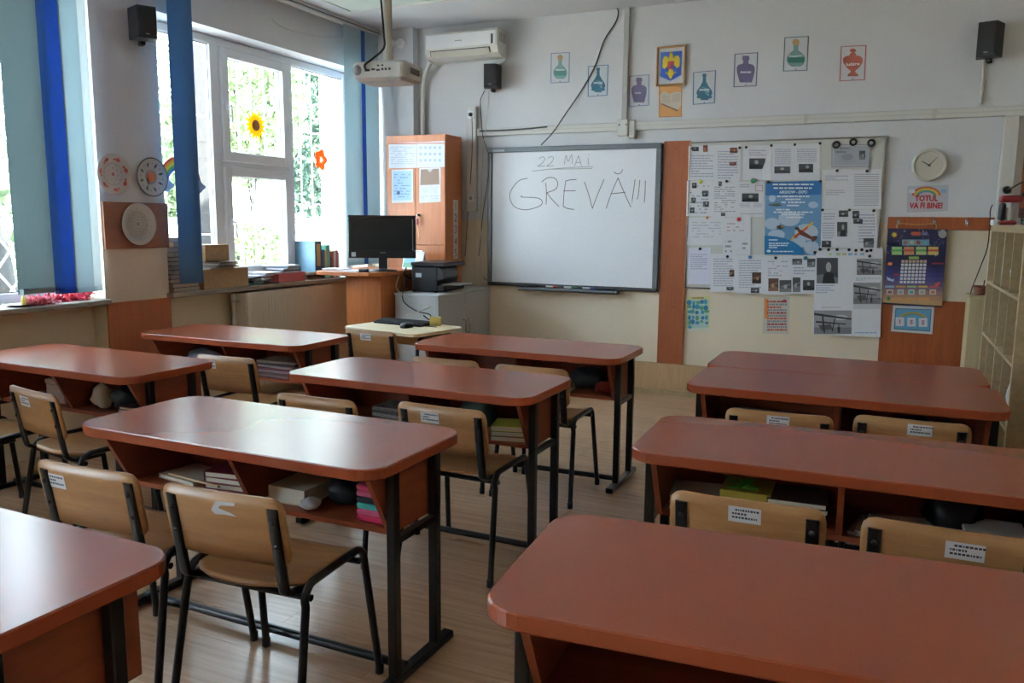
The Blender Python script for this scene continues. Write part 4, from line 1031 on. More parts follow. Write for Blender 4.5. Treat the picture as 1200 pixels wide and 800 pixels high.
# air conditioner
ay = YF-.20
x0, z1 = fw(497.5, 40, ay); x1, _ = fw(582.5, 28, ay); _, z0 = fw(583, 64, ay)
ac = thing('air_conditioner', 'white split air conditioner high on the front wall', 'air conditioner', ((x0+x1)/2, YF-.001, z0))
aw, ah = (x1-x0)/2, min(z1, 3.12)-z0
prof = [(0, .0), (-.1, 0), (-.17, .03), (-.2, .085), (-.2, ah-.02), (-.185, ah), (0, ah)]
MB().prism(prof, 'x', -aw, aw, M_PLASTICW).build('body', ac)
MB().box(-aw+.015, aw-.015, -.206, -.198, .09, ah-.02, M_PVC, .004).build('front_panel', ac)
mb = MB()
mb.prism([(-.196, .075), (-.178, .032), (-.168, .04), (-.19, .078)], 'x', -aw+.05, aw-.07, M_DARK); mb.build('outlet', ac)
MB().prism([(-.203, .065), (-.176, .016), (-.172, .02), (-.198, .068)], 'x', -aw+.06, aw-.08, col(190, 186, 176, .5)).build('louvre', ac)
MB().box(aw-.055, aw-.035, -.2075, -.206, ah-.13, ah-.05, col(60, 62, 64, .4)).build('display', ac)
MB().box(-.05, .02, -.2075, -.206, .14, .147, col(170, 170, 170, .5)).build('maker_mark', ac)
for k in range(4): MB().box(aw, aw+.003, -.15+.03*k, -.135+.03*k, .12, .2, col(170, 170, 166, .5)).build('side_grille', ac)
pa = [fp(505, 72, .13), fp(501, 80, .10), fp(497, 95, .05), fp(496, 115, .04), fp(495.5, 140, .04), fp(495.5, 158, .04)]
cable(pa, .022, M_PLASTICW, 'white wrapped pipe from the air conditioner down behind the wardrobe', 8, 'pipe')
cable([fp(595, 66, .05), fp(591, 72, .02), fp(580, 78, .03)], .006, M_OFFW, 'thin cable between air conditioner and small speaker')
# loudspeakers
def speaker(loc, w_, h_, d_, rz, label, tilt=0):
    t = thing('loudspeaker', label, 'speaker', loc, rz)
    MB().prism([(-w_/2, 0), (-w_*.36, -d_), (w_*.36, -d_), (w_/2, 0)], 'z', 0, h_, M_DARK, .004).build('cabinet', t)
    MB().box(-w_*.34, w_*.34, -d_-.006, -d_, .012, h_-.012, col(34, 34, 36, .8), .004).build('grille', t)
    MB().box(-w_*.08, w_*.08, -d_-.0075, -d_-.006, .02, .028, col(150, 150, 150, .4)).build('badge', t)
    MB().box(-.015, .015, -.02, .05, -.022, .012, M_DARK, .003).build('bracket', t); MB().box(-.012, .012, 0, .05, h_-.01, h_+.02, M_DARK, .003).build('bracket', t)
p = at(576, 104, y=YF-.08); speaker((p.x, YF-.055, p.z), .155, .195, .12, .25, 'small black loudspeaker on the front wall below the air conditioner')
p = at(1160, 67, y=YF-.12); speaker((p.x, YF-.055, p.z), .16, .225, .13, -.25, 'small black loudspeaker on the front wall above the bookcase')
p = at(168, 46, x=XW+.12); speaker((XW+.055, p.y+.05, p.z), .16, .195, .14, PI/2-.5, 'small black loudspeaker on the pillar between the windows')
# clock
x_, z_ = fw(1089, 193.5, YF-.03)
t = thing('wall_clock', 'round white wall clock beside the bulletin board', 'clock', (x_, YF-.001, z_))
MB().lathe([(.112, 0), (.116, -.012), (.114, -.034), (.104, -.042), (.094, -.036), (.092, -.03)], M_OFFW, 32, (0, 0, 0), 'y').build('case', t)
MB().lathe([(.0935, -.026), (.0935, -.028)], col(206, 206, 202, .4), 32, (0, 0, 0), 'y').build('dial', t)
mb = MB()
for k in range(1, 13):
    a = math.radians(90-30*k); vs, fs, W, H = text_geo(str(k)); q = .016/.7
    mb.add([(.077*math.cos(a)+(u-W/2)*q, -.0286, .077*math.sin(a)+(v-H/2)*q) for u, v in vs], fs, M_DARK)
mb.build('numerals', t)
for ang, l, w_ in ((math.radians(150), .058, .004), (math.radians(48), .078, .003)):
    d = Vector((math.cos(ang), 0, math.sin(ang))); nn = Vector((-d.z, 0, d.x))*w_; b_ = Vector((0, -.0305, 0))
    MB().add([b_-d*.012-nn, b_-d*.012+nn, b_+d*l+nn*.5, b_+d*l-nn*.5], [(0, 1, 2, 3)], M_DARK).build('hand', t)
MB().lathe([(.006, -.029), (.006, -.033), (0, -.0335)], M_DARK, 10, (0, 0, 0), 'y').build('hub', t)
# hook rail
hk = thing('hook_rail', 'brown wooden hook rail with metal hooks above the space calendar', 'coat rack', (0, YF-.001, 1.41))
MB().box(.0, .80, -.018, 0, 0, .092, M_PANEL, .002).build('board', hk)
for px in (1053, 1095, 1133):
    x_ = fw(px, 258)[0]
    h = MB().box(x_-.010, x_+.010, -.022, -.018, .035, .078, M_STEEL, .003); h.tube([(x_, -.022, .04), (x_, -.05, .028), (x_, -.058, .038), (x_, -.056, .052)], .004, M_STEEL); h.tube([(x_, -.022, .07), (x_, -.04, .078), (x_, -.045, .088)], .0035, M_STEEL)
    h.build('hook', hk)
h0, h1 = fw(1053, 263), fw(1095, 263)
cable([(h0[0]-.01, YF-.032, 1.418), (h0[0], YF-.056, 1.452), ((h0[0]+h1[0])/2, YF-.056, 1.447), (h1[0], YF-.056, 1.452), (h1[0]+.012, YF-.032, 1.412)], .0022, col(190, 160, 90, .6), 'yellow string holding the space calendar on the hooks', 6, 'string')
# security camera on the corner pilaster
p = at(461, 50, y=6.60)
t = thing('security_camera', 'small white security camera at the ceiling corner', 'camera', (p.x, 6.66, p.z))
MB().lathe([(.05, 0.0), (.05, -.02), (.04, -.03)], M_PVC, 20, (.05, .01, 0), 'y').build('base', t)
MB().tube([(.05, -.02, 0), (.03, -.05, 0), (0, -.06, 0)], .016, M_PVC).build('arm', t)
MB().lathe([(.0, -.13), (.034, -.128), (.04, -.12), (.04, -.045), (.03, -.035), (0, -.034)], M_PVC, 20, (-.02, 0, 0), 'y').build('body', t)
MB().lathe([(.0, -.134), (.02, -.133), (.022, -.127)], M_DARK, 16, (-.02, 0, 0), 'y').build('lens', t)
# ceiling light
t = thing('ceiling_light', 'flat rectangular ceiling light panel near the window corner', 'light', (-3.56, 5.61, ZC))
for a in ((-.6, .6, -.3, -.285), (-.6, .6, .285, .3), (-.6, -.585, -.285, .285), (.585, .6, -.285, .285)): MB().box(a[0], a[1], a[2], a[3], -.03, -.001, M_PLASTICW, .002).build('frame_rail', t)
MB().box(-.585, .585, -.285, .285, -.022, -.004, col(214, 224, 216, .3)).build('diffuser', t)

# projector hanging over the desks
PRY = 4.0; p = at(455, 85, y=PRY)
pr = thing('projector', 'white ceiling projector on a pole facing the whiteboard', 'projector', (p.x, PRY, p.z), .12)
def prx(w_, d_, z_): return [(a, b, z_) for a, b in rrect(w_, d_, .03, 3)]
MB().loft([prx(.27, .2, -.06), prx(.31, .24, -.045), prx(.32, .25, 0), prx(.32, .25, .03), prx(.29, .22, .042)], M_PLASTICW).build('body', pr)
mb = MB()
for k, (a, b, w_, h_) in enumerate(((-.08, -.012, .03, .012), (-.04, -.008, .022, .01), (-.01, -.012, .02, .01), (.02, -.01, .012, .012), (.04, -.01, .012, .012), (.062, -.01, .012, .012), (-.005, .012, .012, .008), (.02, .012, .012, .008))): mb.box(a, a+w_, -.1265, -.12, b, b+h_, M_DARK)
mb.build('ports', pr)
MB().lathe([(.026, -.122), (.026, -.1265), (.0, -.1268)], col(150, 150, 150, .5), 16, (-.125, 0, -.004), 'y').build('speaker_grille', pr)
MB().box(.155, .1615, -.06, .06, -.02, .012, col(90, 88, 84, .6)).build('vent', pr)
MB().lathe([(.04, .12), (.036, .145), (.03, .148)], M_DARK, 18, (.06, 0, -.005), 'y').build('lens', pr)
MB().box(-.05, .07, -.05, .05, .042, .056, M_OFFW, .004).build('mount_plate', pr)
MB().lathe([(.024, .05), (.024, ZC-p.z)], M_OFFW, 18, (.0, 0, 0)).build('pole', pr)
MB().lathe([(.06, ZC-p.z-.012), (.06, ZC-p.z)], M_OFFW, 18).build('ceiling_plate', pr)
for a in ((-.09, -.06), (.09, -.06), (.09, .06), (-.09, .06)): MB().tube([(a[0], a[1], .04), (a[0]*.3, a[1]*.3, .056)], .008, M_DARK).build('mount_arm', pr)
MB().tube(bez([(-.035, -.03, .5), (-.02, -.032, .35), (.0, -.05, .2), (.005, -.06, .12), (-.04, -.1, .06), (-.07, -.14, .02), (-.07, -.13, -.006)], 6), .006, M_DARK).build('cable', pr)

# ================================================================ DECORATIVE PLATES AND BLINDS (window wall)
def plate(px, py, rpx, label, style):
    p = at(px, py, x=XW+.02); q = at(px, py-rpx, x=XW+.02); r = (q.z-p.z)*1.1
    xb = XW+(.0155 if style == 2 else .001)
    t = thing('wall_plate', label, 'plate', (xb, p.y, p.z), PI/2)     # local -y faces the room
    MB().lathe([(r*.55, 0), (r*.62, -.004), (r*.97, -.016), (r, -.02), (r*.97, -.0215), (r*.64, -.010), (r*.6, -.007), (0, -.006)], col(206, 200, 192, .25), 40, (0, 0, 0), 'y').build('dish', t)
    mb = MB(); n = {0: 7, 1: 8, 2: 14}[style]
    def mark(a, rad, l, w_, mt):
        yy = -.0068 if rad < r*.6 else -.0068-(rad/r-.6)/.4*.0145
        d = Vector((math.cos(a), 0, math.sin(a))); e = Vector((-d.z, 0, d.x)); c = d*rad+Vector((0, yy-.003, 0)); sl = Vector((0, -.0016 if rad < r*.6 else -.012*l/(r*.18)*.5, 0))
        mb.add([c-d*l-sl, c+e*w_, c+d*l+sl, c-e*w_], [(0, 1, 2, 3)], mt)
    c1, c2 = {0: (col(168, 66, 50, .4), col(120, 120, 110, .4)), 1: (col(44, 54, 60, .4), col(96, 104, 100, .4)), 2: (col(140, 128, 118, .4), col(150, 138, 128, .4))}[style]
    for k in range(n):
        a = 2*PI*k/n+.3
        if style == 0: mark(a, r*.76, r*.11, r*.17, c1); mark(a+.26, r*.72, r*.07, r*.07, c1); mark(a, r*.45, r*.03, r*.05, c2); mark(a+.4, r*.3, r*.03, r*.05, c2)
        elif style == 1: mark(a, r*.64, r*.16, r*.07, c1); mark(a+.38, r*.70, r*.03, r*.05, c2)
        else: mark(a, r*.72, r*.03, r*.03, c1); mark(a, r*.5, r*.02, r*.05, c2); mark(a+.2, r*.4, r*.02, r*.04, c2)
    def ring(r0, r1, mt, yy=-.0078):
        for k in range(28):
            a, b = 2*PI*k/28, 2*PI*(k+1)/28
            mb.add([(r0*math.cos(a), yy, r0*math.sin(a)), (r1*math.cos(a), yy, r1*math.sin(a)), (r1*math.cos(b), yy, r1*math.sin(b)), (r0*math.cos(b), yy, r0*math.sin(b))], [(0, 1, 2, 3)], mt)
    if style == 1:
        ring(0, r*.26, col(190, 96, 40, .4)); ring(r*.94, r*1.0, col(70, 76, 70, .4), -.0225); ring(r*.32, r*.35, c2)
    elif style == 0: ring(0, r*.08, c1); ring(r*.52, r*.54, c2)
    else:
        for q_ in (.2, .33, .45, .57): ring(r*q_, r*(q_+.03), c2)
        ring(0, r*.1, c2)
    mb.build('painted_pattern', t)['kind'] = 'stuff'
plate(134, 204, 22, 'white plate with red painted leaves on the pillar', 0)
plate(178.5, 207.5, 21, 'white plate with an orange centre and dark rim on the pillar', 1)
plate(161.5, 262.5, 22.5, 'pale carved-look plate on the brown board of the pillar', 2)

FAB = {'teal': fabric('blind_teal', (160, 178, 181), .35), 'blue': fabric('blind_blue', (62, 102, 164), .4), 'light': fabric('blind_light_blue', (188, 205, 211)), 'pale': fabric('blind_pale', (228, 236, 238)), 'mid': fabric('blind_mid_blue', (92, 130, 168), .35)}
def blind(label, y0, y1, slats):
    t = thing('vertical_blind', label, 'blind', (-4.40, (y0+y1)/2, .98)); yc = (y0+y1)/2; H = 3.12-.98
    MB().box(-.03, .03, y0-yc, y1-yc, H, H+.048, M_PLASTICW, .003).build('headrail', t)
    MB().box(.03, .036, y0-yc, y1-yc, H+.015, H+.022, col(80, 84, 90, .5)).build('rail_groove', t)
    for (ya, yb, dx, tw, c_, zb) in slats:
        mb = MB(); n = 6; rings = []
        cy, w_ = (ya+yb)/2-yc, (yb-ya)/2
        for z_ in (zb, H):
            ring = []
            for k in range(n+1):
                u = -1+2*k/n; ring.append((dx+tw*u+.006*(1-u*u), cy+w_*u, z_))
            for k in range(n, -1, -1):
                u = -1+2*k/n; ring.append((dx+tw*u+.006*(1-u*u)-.0012, cy+w_*u, z_))
            rings.append(ring)
        mb.loft(rings, FAB[c_]); sl = mb.build('slat', t)
        MB().box(dx-abs(tw)-.003, dx+abs(tw)+.009, cy-w_*.94, cy+w_*.94, zb+.001, zb+.03, M_CLEAR if c_ != 'teal' else FAB['teal']).build('bottom_weight', sl)
        MB().box(dx-.004, dx+.004, cy-.008, cy+.008, H-.002, H+.003, M_PLASTICW).build('slat_clip', sl)
blind('vertical fabric blind of teal, blue and pale strips at the diamond-grille window', 1.2, 3.66,
      [(1.26+.115*k, 1.26+.115*k+.127, .02 if k % 2 else .005, .012, ('teal', 'blue', 'mid', 'blue')[k % 4], .02) for k in range(12)]+  # closed strips out of view, added to dim this window and its desk reflections
      [(3.03, 3.235, .02, .015, 'teal', .035), (3.225, 3.30, -.02, .02, 'blue', .03), (3.262, 3.385, .012, .012, 'blue', .02), (3.375, 3.515, .02, -.01, 'light', .02), (3.51, 3.605, -.01, -.02, 'pale', .02)])
blind('vertical fabric blind of blue strips drawn apart at the sunflower window', 4.17, 6.66,
      [(4.19, 4.36, .02, .012, 'mid', .02), (4.32, 4.40, -.008, .014, 'mid', .02), (4.365, 4.42, -.02, .012, 'mid', .02), (6.13, 6.36, .02, .01, 'light', .06), (6.33, 6.46, -.01, .014, 'blue', .06), (6.45, 6.645, .012, .01, 'light', .06)])
# window decorations
def deco_loc(px, py): p = at(px, py, x=GX+.012); return (GX+.0075, p.y, p.z)
SUNF = fabric('sunflower_paper', (236, 186, 40), .5)
t = thing('sunflower_sticker', 'yellow sunflower decoration on the upper casement pane', 'decoration', deco_loc(300, 147), PI/2)
for k in range(16):
    a = 2*PI*k/16; d = Vector((math.cos(a), 0, math.sin(a))); e = Vector((-d.z, 0, d.x)); l = .135 if k % 2 else .115
    MB().add([d*.03-e*.008, d*.075-e*.016, d*l, d*.075+e*.016, d*.03+e*.008]+[v+Vector((0, -.003, 0)) for v in (d*.03-e*.008, d*.075-e*.016, d*l, d*.075+e*.016, d*.03+e*.008)],
             [(0, 1, 2, 3, 4), (9, 8, 7, 6, 5), (0, 5, 6, 1), (1, 6, 7, 2), (2, 7, 8, 3), (3, 8, 9, 4), (4, 9, 5, 0)], SUNF).build('petal', t)
MB().lathe([(.045, 0), (.043, -.007), (0, -.009)], col(150, 98, 40, .7), 20, (0, 0, 0), 'y').build('centre', t)
t = thing('flower_sticker', 'orange five-petal flower outline on the fixed pane by the blinds', 'decoration', deco_loc(376, 187), PI/2)
MB().tube([((.055+.016*math.cos(5*a))*math.cos(a), -.006, (.062+.018*math.cos(5*a))*math.sin(a)) for a in np.linspace(0, 2*PI, 41)[:-1]], .005, fabric('orange_felt', (226, 104, 34), .5), 6, closed=True, ry=.022).build('petal_ring', t)
MB().tube([(.026*math.cos(a), -.006, .026*math.sin(a)) for a in np.linspace(0, 2*PI, 17)[:-1]], .004, col(220, 150, 70, .5), 6, closed=True, ry=.009).build('centre_ring', t)
t = thing('rainbow_decoration', 'paper rainbow with clouds on the pane behind the drawn blind strips', 'decoration', deco_loc(212, 216), PI/2)
for k, c_ in enumerate(((190, 60, 50), (216, 150, 50), (196, 190, 70), (80, 150, 90), (60, 90, 170))):
    r0, r1 = .20-.018*k, .182-.018*k; mb = MB(); A = np.linspace(0, PI, 17)
    mb.loft([[(r_*math.cos(a), y_, r_*math.sin(a)) for r_, y_ in ((r0, 0), (r0, -.002), (r1, -.002), (r1, 0))] for a in A], col(*c_, .6)); mb.build('band', t)
for s_ in (-1, 1): MB().loft([[(s_*.15+.085*math.cos(a)*(1+.12*math.cos(5*a)), y_, -.01+.045*math.sin(a)*(1+.12*math.cos(5*a))) for a in np.linspace(0, 2*PI, 25)[:-1]] for y_ in (-.002, -.004)], col(150, 170, 200, .6)).build('cloud', t)

# ================================================================ CORNER FURNITURE
# wardrobe
WY = 6.36
wd = thing('wardrobe', 'tall cherry-wood wardrobe with papers taped to its doors', 'wardrobe', (-3.82, WY, 0))
MB().box(-.30, .30, .02, .305, .86, 2.185, M_WARD, .002).build('carcass', wd); MB().box(-.30, .135, .02, .305, 0, .858, M_WARD, .002).build('base_unit', wd)
MB().box(-.30, .30, .0, .02, 2.12, 2.185, M_WARD, .002).build('top_band', wd)
for x0, x1 in ((-.298, -.0015), (.0015, .298)):
    MB().box(x0, x1, 0, .018, 1.235, 2.116, M_WARD, .002).build('door', wd)
    MB().box(x0, x1, 0, .018, .862, 1.23, M_WARD, .002).build('lower_door', wd)
MB().box(-.30, .135, .004, .02, 0, .075, M_DARK).build('plinth', wd)
p = at(491, 252, y=WY)
lk = MB().lathe([(.012, 0), (.012, -.006), (0, -.007)], M_STEEL, 12, (p.x+3.82, 0, p.z), 'y').build('lock', wd)
kr = thing('key_ring', 'bunch of keys with a red tag hanging from the wardrobe lock', 'keys', (p.x, WY-.012, p.z))
MB().box(-.003, .003, -.03, 0, -.008, .008, M_STEEL).build('key', kr)
MB().tube([(.012*math.cos(a), -.022, -.015+.014*math.sin(a)) for a in np.linspace(0, 2*PI, 13)[:-1]], .0015, M_STEEL, 5, closed=True).build('ring', kr)
MB().box(-.018, .014, -.028, -.018, -.085, -.03, col(120, 44, 44, .5), .004).build('tag', kr)
MB().tube(bez([(.0, -.02, -.08), (.012, -.02, -.13), (.02, -.02, -.18), (.018, -.02, -.2)], 5), .003, col(190, 170, 120, .5)).build('cord', kr)
def wpaper(q, base, label, fn=None):
    s = Sheet(q, WY-.0012, base, .0008); 
    if fn: fn(s)
    s.build('taped_paper', label, 'paper', 'papers taped to the wardrobe')
ppw = col(226, 230, 238, .8)
def f1(s): s.lines(458, 171, 486, 193, 9, col(170, 178, 200, .8), 301, .8, .14); s.rect(455.6, 167.6, 488.4, 169, col(196, 120, 90, .8), 1)
def f2(s):
    for k in range(15): s.disc(493+(k % 5)*5.6, 173+(k//5)*7.4, 1.6, 1.8, col(186, 196, 214, .8), 1)
    s.rect(488.8, 167, 521, 168.4, col(206, 140, 120, .8), 1)
def f3(s):
    s.rect(460.5, 200.5, 482.5, 234.5, col(176, 206, 232, .8), 1); s.lines(462, 203, 481, 232, 9, col(110, 146, 190, .8), 303, .6, .18, 2); s.disc(467, 226, 2, 2.2, col(70, 90, 130, .8), 3)
def f4(s):
    s.poly([(493, 198.5), (514.5, 197.5), (515, 216), (492.5, 217)], col(150, 128, 116, .8), 1); s.poly([(500, 197.8), (508, 197.6), (504, 202)], col(206, 200, 196, .8), 2)
    for a in ((493, 218, 502, 226), (504, 218, 514, 226), (493, 228, 502, 235), (504, 228, 514, 235)): s.lines(*a, 4, col(170, 180, 206, .8), int(a[0]+a[1]), .8, .16, 2)
wpaper([(455.6, 167.5), (488.5, 166.5), (488.2, 196.5), (455.8, 197.3)], ppw, 'wide white class list taped across the wardrobe door next to the window', f1)
wpaper([(488.8, 166.5), (521.2, 165), (521, 195.6), (488.6, 196.5)], ppw, 'white sheet with rows of faint dots at the top of the wardrobe', f2)
wpaper([(459, 199), (484, 198), (484, 237), (459.2, 238)], ppw, 'white paper with a light blue table on the wardrobe door', f3)
wpaper([(491.5, 197), (516.5, 196), (516.5, 236.5), (491.5, 237.7)], ppw, 'white paper with a brown picture above four small tables on the wardrobe', f4)
# number strip on the wardrobe side
WXs = -3.52; a_, b_ = at(531, 234, x=WXs), at(536.5, 233.5, x=WXs); zb = at(533, 303, x=WXs).z
mb = MB().box(0, .001, a_.y, b_.y, zb, a_.z, col(220, 220, 222, .7)); h_ = (a_.z-zb)/5
for k, ch in enumerate('12345'):
    vs, fs, W, H = text_geo(ch); q = h_*.66/H; qx = min(q, (b_.y-a_.y)*.75/W)
    zc, yc = a_.z-h_*(k+.5), (a_.y+b_.y)/2
    mb.add([(.0016, yc+(u-W/2)*qx, zc+(v-H/2)*q) for u, v in vs], fs, col(60, 62, 70, .7))
for i in range(len(mb.v)): mb.v[i] = (mb.v[i][0], mb.v[i][1]-a_.y, mb.v[i][2]-zb)
tag(mb.build('number_strip', None, (WXs+.0005, a_.y, zb)), 'narrow white strip with numbers one to five on the wardrobe side', 'paper strip')

# teacher podium with computer
pd = thing('teacher_podium', 'cherry-wood podium desk with a curved front by the radiator', 'desk', (-3.9, 5.9, 0))
PT = 1.028
pts = [(-.38, -.37), (-.30, -.40), (-.1, -.40), (.14, -.38), (.20, -.33), (.20, .42), (-.38, .42)]
MB().prism(pts, 'z', PT-.032, PT, M_WARD, .003).build('top', pd)
fr = [(-.17+.34*k/8, -.25-.035*math.sin(PI*k/8)) for k in range(9)]
MB().prism(fr+[(.17, -.225), (-.17, -.225)], 'z', .06, PT-.032, M_WARD).build('curved_front', pd)
MB().box(.15, .17, -.225, .38, .06, PT-.032, M_WARD).build('side_panel', pd); MB().box(-.17, -.15, -.225, .38, .06, PT-.032, M_WARD).build('side_panel', pd)
MB().box(-.15, .15, .36, .38, .06, PT-.032, M_WARD).build('back_panel', pd)
MB().box(-.16, .16, -.22, .37, 0, .06, M_DARK).build('plinth', pd)
# monitor
mp = at(455, 309, y=5.78)
mo = thing('computer_monitor', 'black flat computer monitor switched off on the podium', 'monitor', (mp.x-.055, 5.78, PT), .5)
tl, br_ = at(409, 252, y=5.75), at(484, 303.5, y=5.75); mw, mh0, mh1 = .275, br_.z-PT, tl.z-PT; cxm = 0.0
MB().lathe([(.12, 0), (.12, .008), (.05, .016), (.03, .02)], M_DARK, 24, (0, .02, 0)).build('base', mo)
MB().box(-.035, .035, .02, .05, .015, mh0+.12, M_DARK, .004).build('neck', mo)
t_ = .026; sk = col(28, 30, 34, .35)
for a in ((cxm-mw, cxm+mw, mh1-t_, mh1), (cxm-mw, cxm-mw+t_, mh0+.062, mh1-t_), (cxm+mw-t_, cxm+mw, mh0+.062, mh1-t_), (cxm-mw, cxm+mw, mh0, mh0+.062)): MB().box(a[0], a[1], -.03, 0, a[2], a[3], sk, .004).build('bezel', mo)
MB().box(cxm-mw+.01, cxm+mw-.01, -.02, .03, mh0+.01, mh1-.01, M_DARK, .006).build('housing', mo)
MB().box(cxm-mw+t_, cxm+mw-t_, -.024, -.019, mh0+.062, mh1-t_, col(18, 20, 22, .45)).build('screen', mo)
MB().box(cxm-mw+.025, cxm-mw+.06, -.0312, -.03, mh0+.012, mh0+.047, col(206, 208, 212, .5)).build('sticker', mo)
MB().box(cxm-.02, cxm+.03, -.0308, -.03, mh0+.04, mh0+.05, col(120, 122, 126, .4)).build('maker_mark', mo)
# loose things on the podium
def flat_sheet(name, x, y, z, w_, d_, h_, rz, mt, label, cat='papers', group=None):
    n = max(1, min(5, int(h_/.004))); mb = MB(); rn = random.Random(int(x*1000+y*77))
    for k in range(n):
        ox, oy = rn.uniform(-.006, .006), rn.uniform(-.006, .006); mb.box(-w_/2+ox, w_/2+ox, -d_/2+oy, d_/2+oy, h_*k/n, h_*(k+1)/n-.0004, mt)
    return tag(mb.build(name, None, (x, y, z), rz), label, cat, group)
def book(x, y, z, w_, d_, h_, rz, cover, label, cat='book', upright=False, group=None, tilt=0):
    """book lying flat: spine on the -x long side; upright: standing with the spine towards +x"""
    t = thing('book', label, cat, (x, y, z), rz, group); pg = col(214, 206, 190, .8); cm = col(*cover, .5)
    if upright:
        MB().box(-d_, 0, -h_/2, -h_/2+.002, 0, w_, cm).build('cover', t); MB().box(-d_, 0, h_/2-.002, h_/2, 0, w_, cm).build('cover', t); MB().box(-.002, .001, -h_/2, h_/2, 0, w_, cm).build('spine', t)
        MB().box(-d_+.004, -.002, -h_/2+.002, h_/2-.002, .003, w_-.004, pg).build('pages', t)
        if tilt: t.rotation_euler.x = tilt
    else:
        MB().box(-w_/2, w_/2, -d_/2, d_/2, 0, .002, cm).build('cover', t); MB().box(-w_/2, w_/2, -d_/2, d_/2, h_-.002, h_, cm).build('cover', t)
        MB().box(-w_/2-.001, -w_/2+.002, -d_/2, d_/2, 0, h_, cm).build('spine', t)
        MB().box(-w_/2+.002, w_/2-.004, -d_/2+.004, d_/2-.004, .002, h_-.002, pg).build('pages', t)
    return t
flat_sheet('paper_stack', -4.13, 5.62, PT, .2, .15, .02, .1, M_PAPER, 'small stack of white papers on the podium corner beside the monitor')
flat_sheet('paper_stack', -3.93, 5.58, PT, .16, .1, .014, -.2, col(206, 210, 220, .8), 'loose white papers in front of the monitor on the podium')
tag(MB().box(-.035, .035, -.025, .025, 0, .028, col(70, 72, 78, .5), .004).build('grey_box', None, (-3.83, 5.56, PT), .2), 'small grey gadget box in front of the monitor', 'box')
book(-3.99, 5.6, PT+.0005, .001+.10, .07, .012, .4, (150, 90, 120), 'small pinkish notebook lying beside the papers on the podium', 'notebook') if False else None
# desk calendar leaning on the podium back
p = at(499, 303, y=6.12)
t = thing('desk_calendar', 'small tent desk calendar with a blue landscape picture behind the printer', 'calendar', (-3.74, 6.2, PT), -.12)
MB().prism([(-.04, 0), (0, .15), (.04, 0)], 'x', -.11, .11, col(210, 212, 216, .6)).build('stand', t)
mb = MB()
def cs(x0, x1, f0, f1, mt, e): mb.add([(x0, -.04+.04*f0-e, .15*f0), (x1, -.04+.04*f0-e, .15*f0), (x1, -.04+.04*f1-e, .15*f1), (x0, -.04+.04*f1-e, .15*f1)], [(0, 1, 2, 3)], mt)
cs(-.1, .02, .08, .9, col(110, 160, 200, .5), .001); cs(-.1, .02, .08, .35, col(90, 140, 110, .5), .002); cs(.03, .1, .08, .9, col(222, 224, 228, .6), .001); mb.build('print', t)
MB().tube([(-.09, 0, .155), (.09, 0, .155)], .006, M_STEEL).build('binding', t)
# grey cabinet
cb = thing('low_cabinet', 'low grey two-door cabinet carrying the printer', 'cabinet', (-3.465, 6.23, 0)); GC = col(186, 188, 188, .5)
MB().box(-.205, .187, -.46, .49, .05, .835, GC, .002).build('carcass', cb); MB().box(-.212, .21, -.468, .492, .836, .853, col(200, 202, 202, .45), .003).build('top', cb)
MB().box(-.19, .17, -.44, .47, 0, .05, M_DARK).build('plinth', cb)
for y0, y1, hy in ((-.46, .012, -.03), (.016, .49, .058)):
    d = MB().box(.188, .205, y0, y1, .055, .832, GC, .002).build('door', cb)
    hp = at(550, 381, x=-3.26); hz = hp.z
    MB().tube([(.205, hy, hz-.06), (.23, hy, hz-.06), (.23, hy, hz+.06), (.205, hy, hz+.06)], .006, M_STEEL).build('handle', d)
# printer
pn = thing('printer', 'black multifunction printer on the grey cabinet', 'printer', (-3.462, 6.125, .853), .06); PB = col(26, 28, 32, .4)
MB().box(-.15, .09, -.2, .2, .012, .215, PB, .008).build('body', pn)
MB().box(.09, .155, -.2, .2, .012, .06, PB, .006).build('front_base', pn)
MB().prism([(.09, .10), (.15, .12), (.12, .2), (.09, .215)], 'y', -.2, .1, col(36, 38, 42, .35)).build('control_panel', pn)
MB().box(-.155, .16, -.207, .207, .218, .25, PB, .006).build('scanner_lid', pn)
MB().box(.09, .26, -.13, .13, .062, .068, M_PLASTICW, .002).build('paper_tray', pn)
for a in ((-.14, -.18), (.07, -.18), (-.14, .18), (.07, .18)): MB().lathe([(.012, 0), (.012, .014)], M_DARK, 8, (a[0], a[1], 0)).build('foot', pn)
MB().box(-.11, -.055, -.2012, -.2, .125, .16, col(200, 206, 212, .5)).build('label_sticker', pn)
# small birch table with keyboard
bt = thing('birch_table', 'small birch-topped table with bent black legs before the podium', 'table', (-3.03, 4.87, 0), -.2); BTZ = .712
MB().prism(rrect(.70, .52, .07, 5), 'z', BTZ-.022, BTZ, M_BIRCHP, .003).build('tabletop', bt)
for s_ in (-1, 1):
    MB().tube([(s_*.30, -.19, .012), (s_*.30, -.19, BTZ-.12)]+[(s_*.30, -.19+.05*(1-math.cos(a)), BTZ-.12+.09*math.sin(a)) for a in np.linspace(.3, PI/2, 5)]+[(s_*.30, .1, BTZ-.03)]+[(s_*.30, .1+.09*math.sin(a), BTZ-.03-.09*(1-math.cos(a))) for a in np.linspace(.3, PI/2, 5)]+[(s_*.30, .19, .012)], .013, M_BLACK).build('leg_frame', bt)
    for yy in (-.19, .19): MB().lathe([(.016, 0), (.016, .02)], M_DARK, 10, (s_*.30, yy, 0)).build('foot_cap', bt)
MB().box(-.27, .27, .12, .135, BTZ-.15, BTZ-.03, M_PLY).build('apron', bt)
Rz = Matrix.Rotation(-.2, 3, 'Z')
def on_table(px, py): p = at(px, py, z=BTZ); return (p.x, p.y, BTZ)
l = (-3.108, 4.985, BTZ)
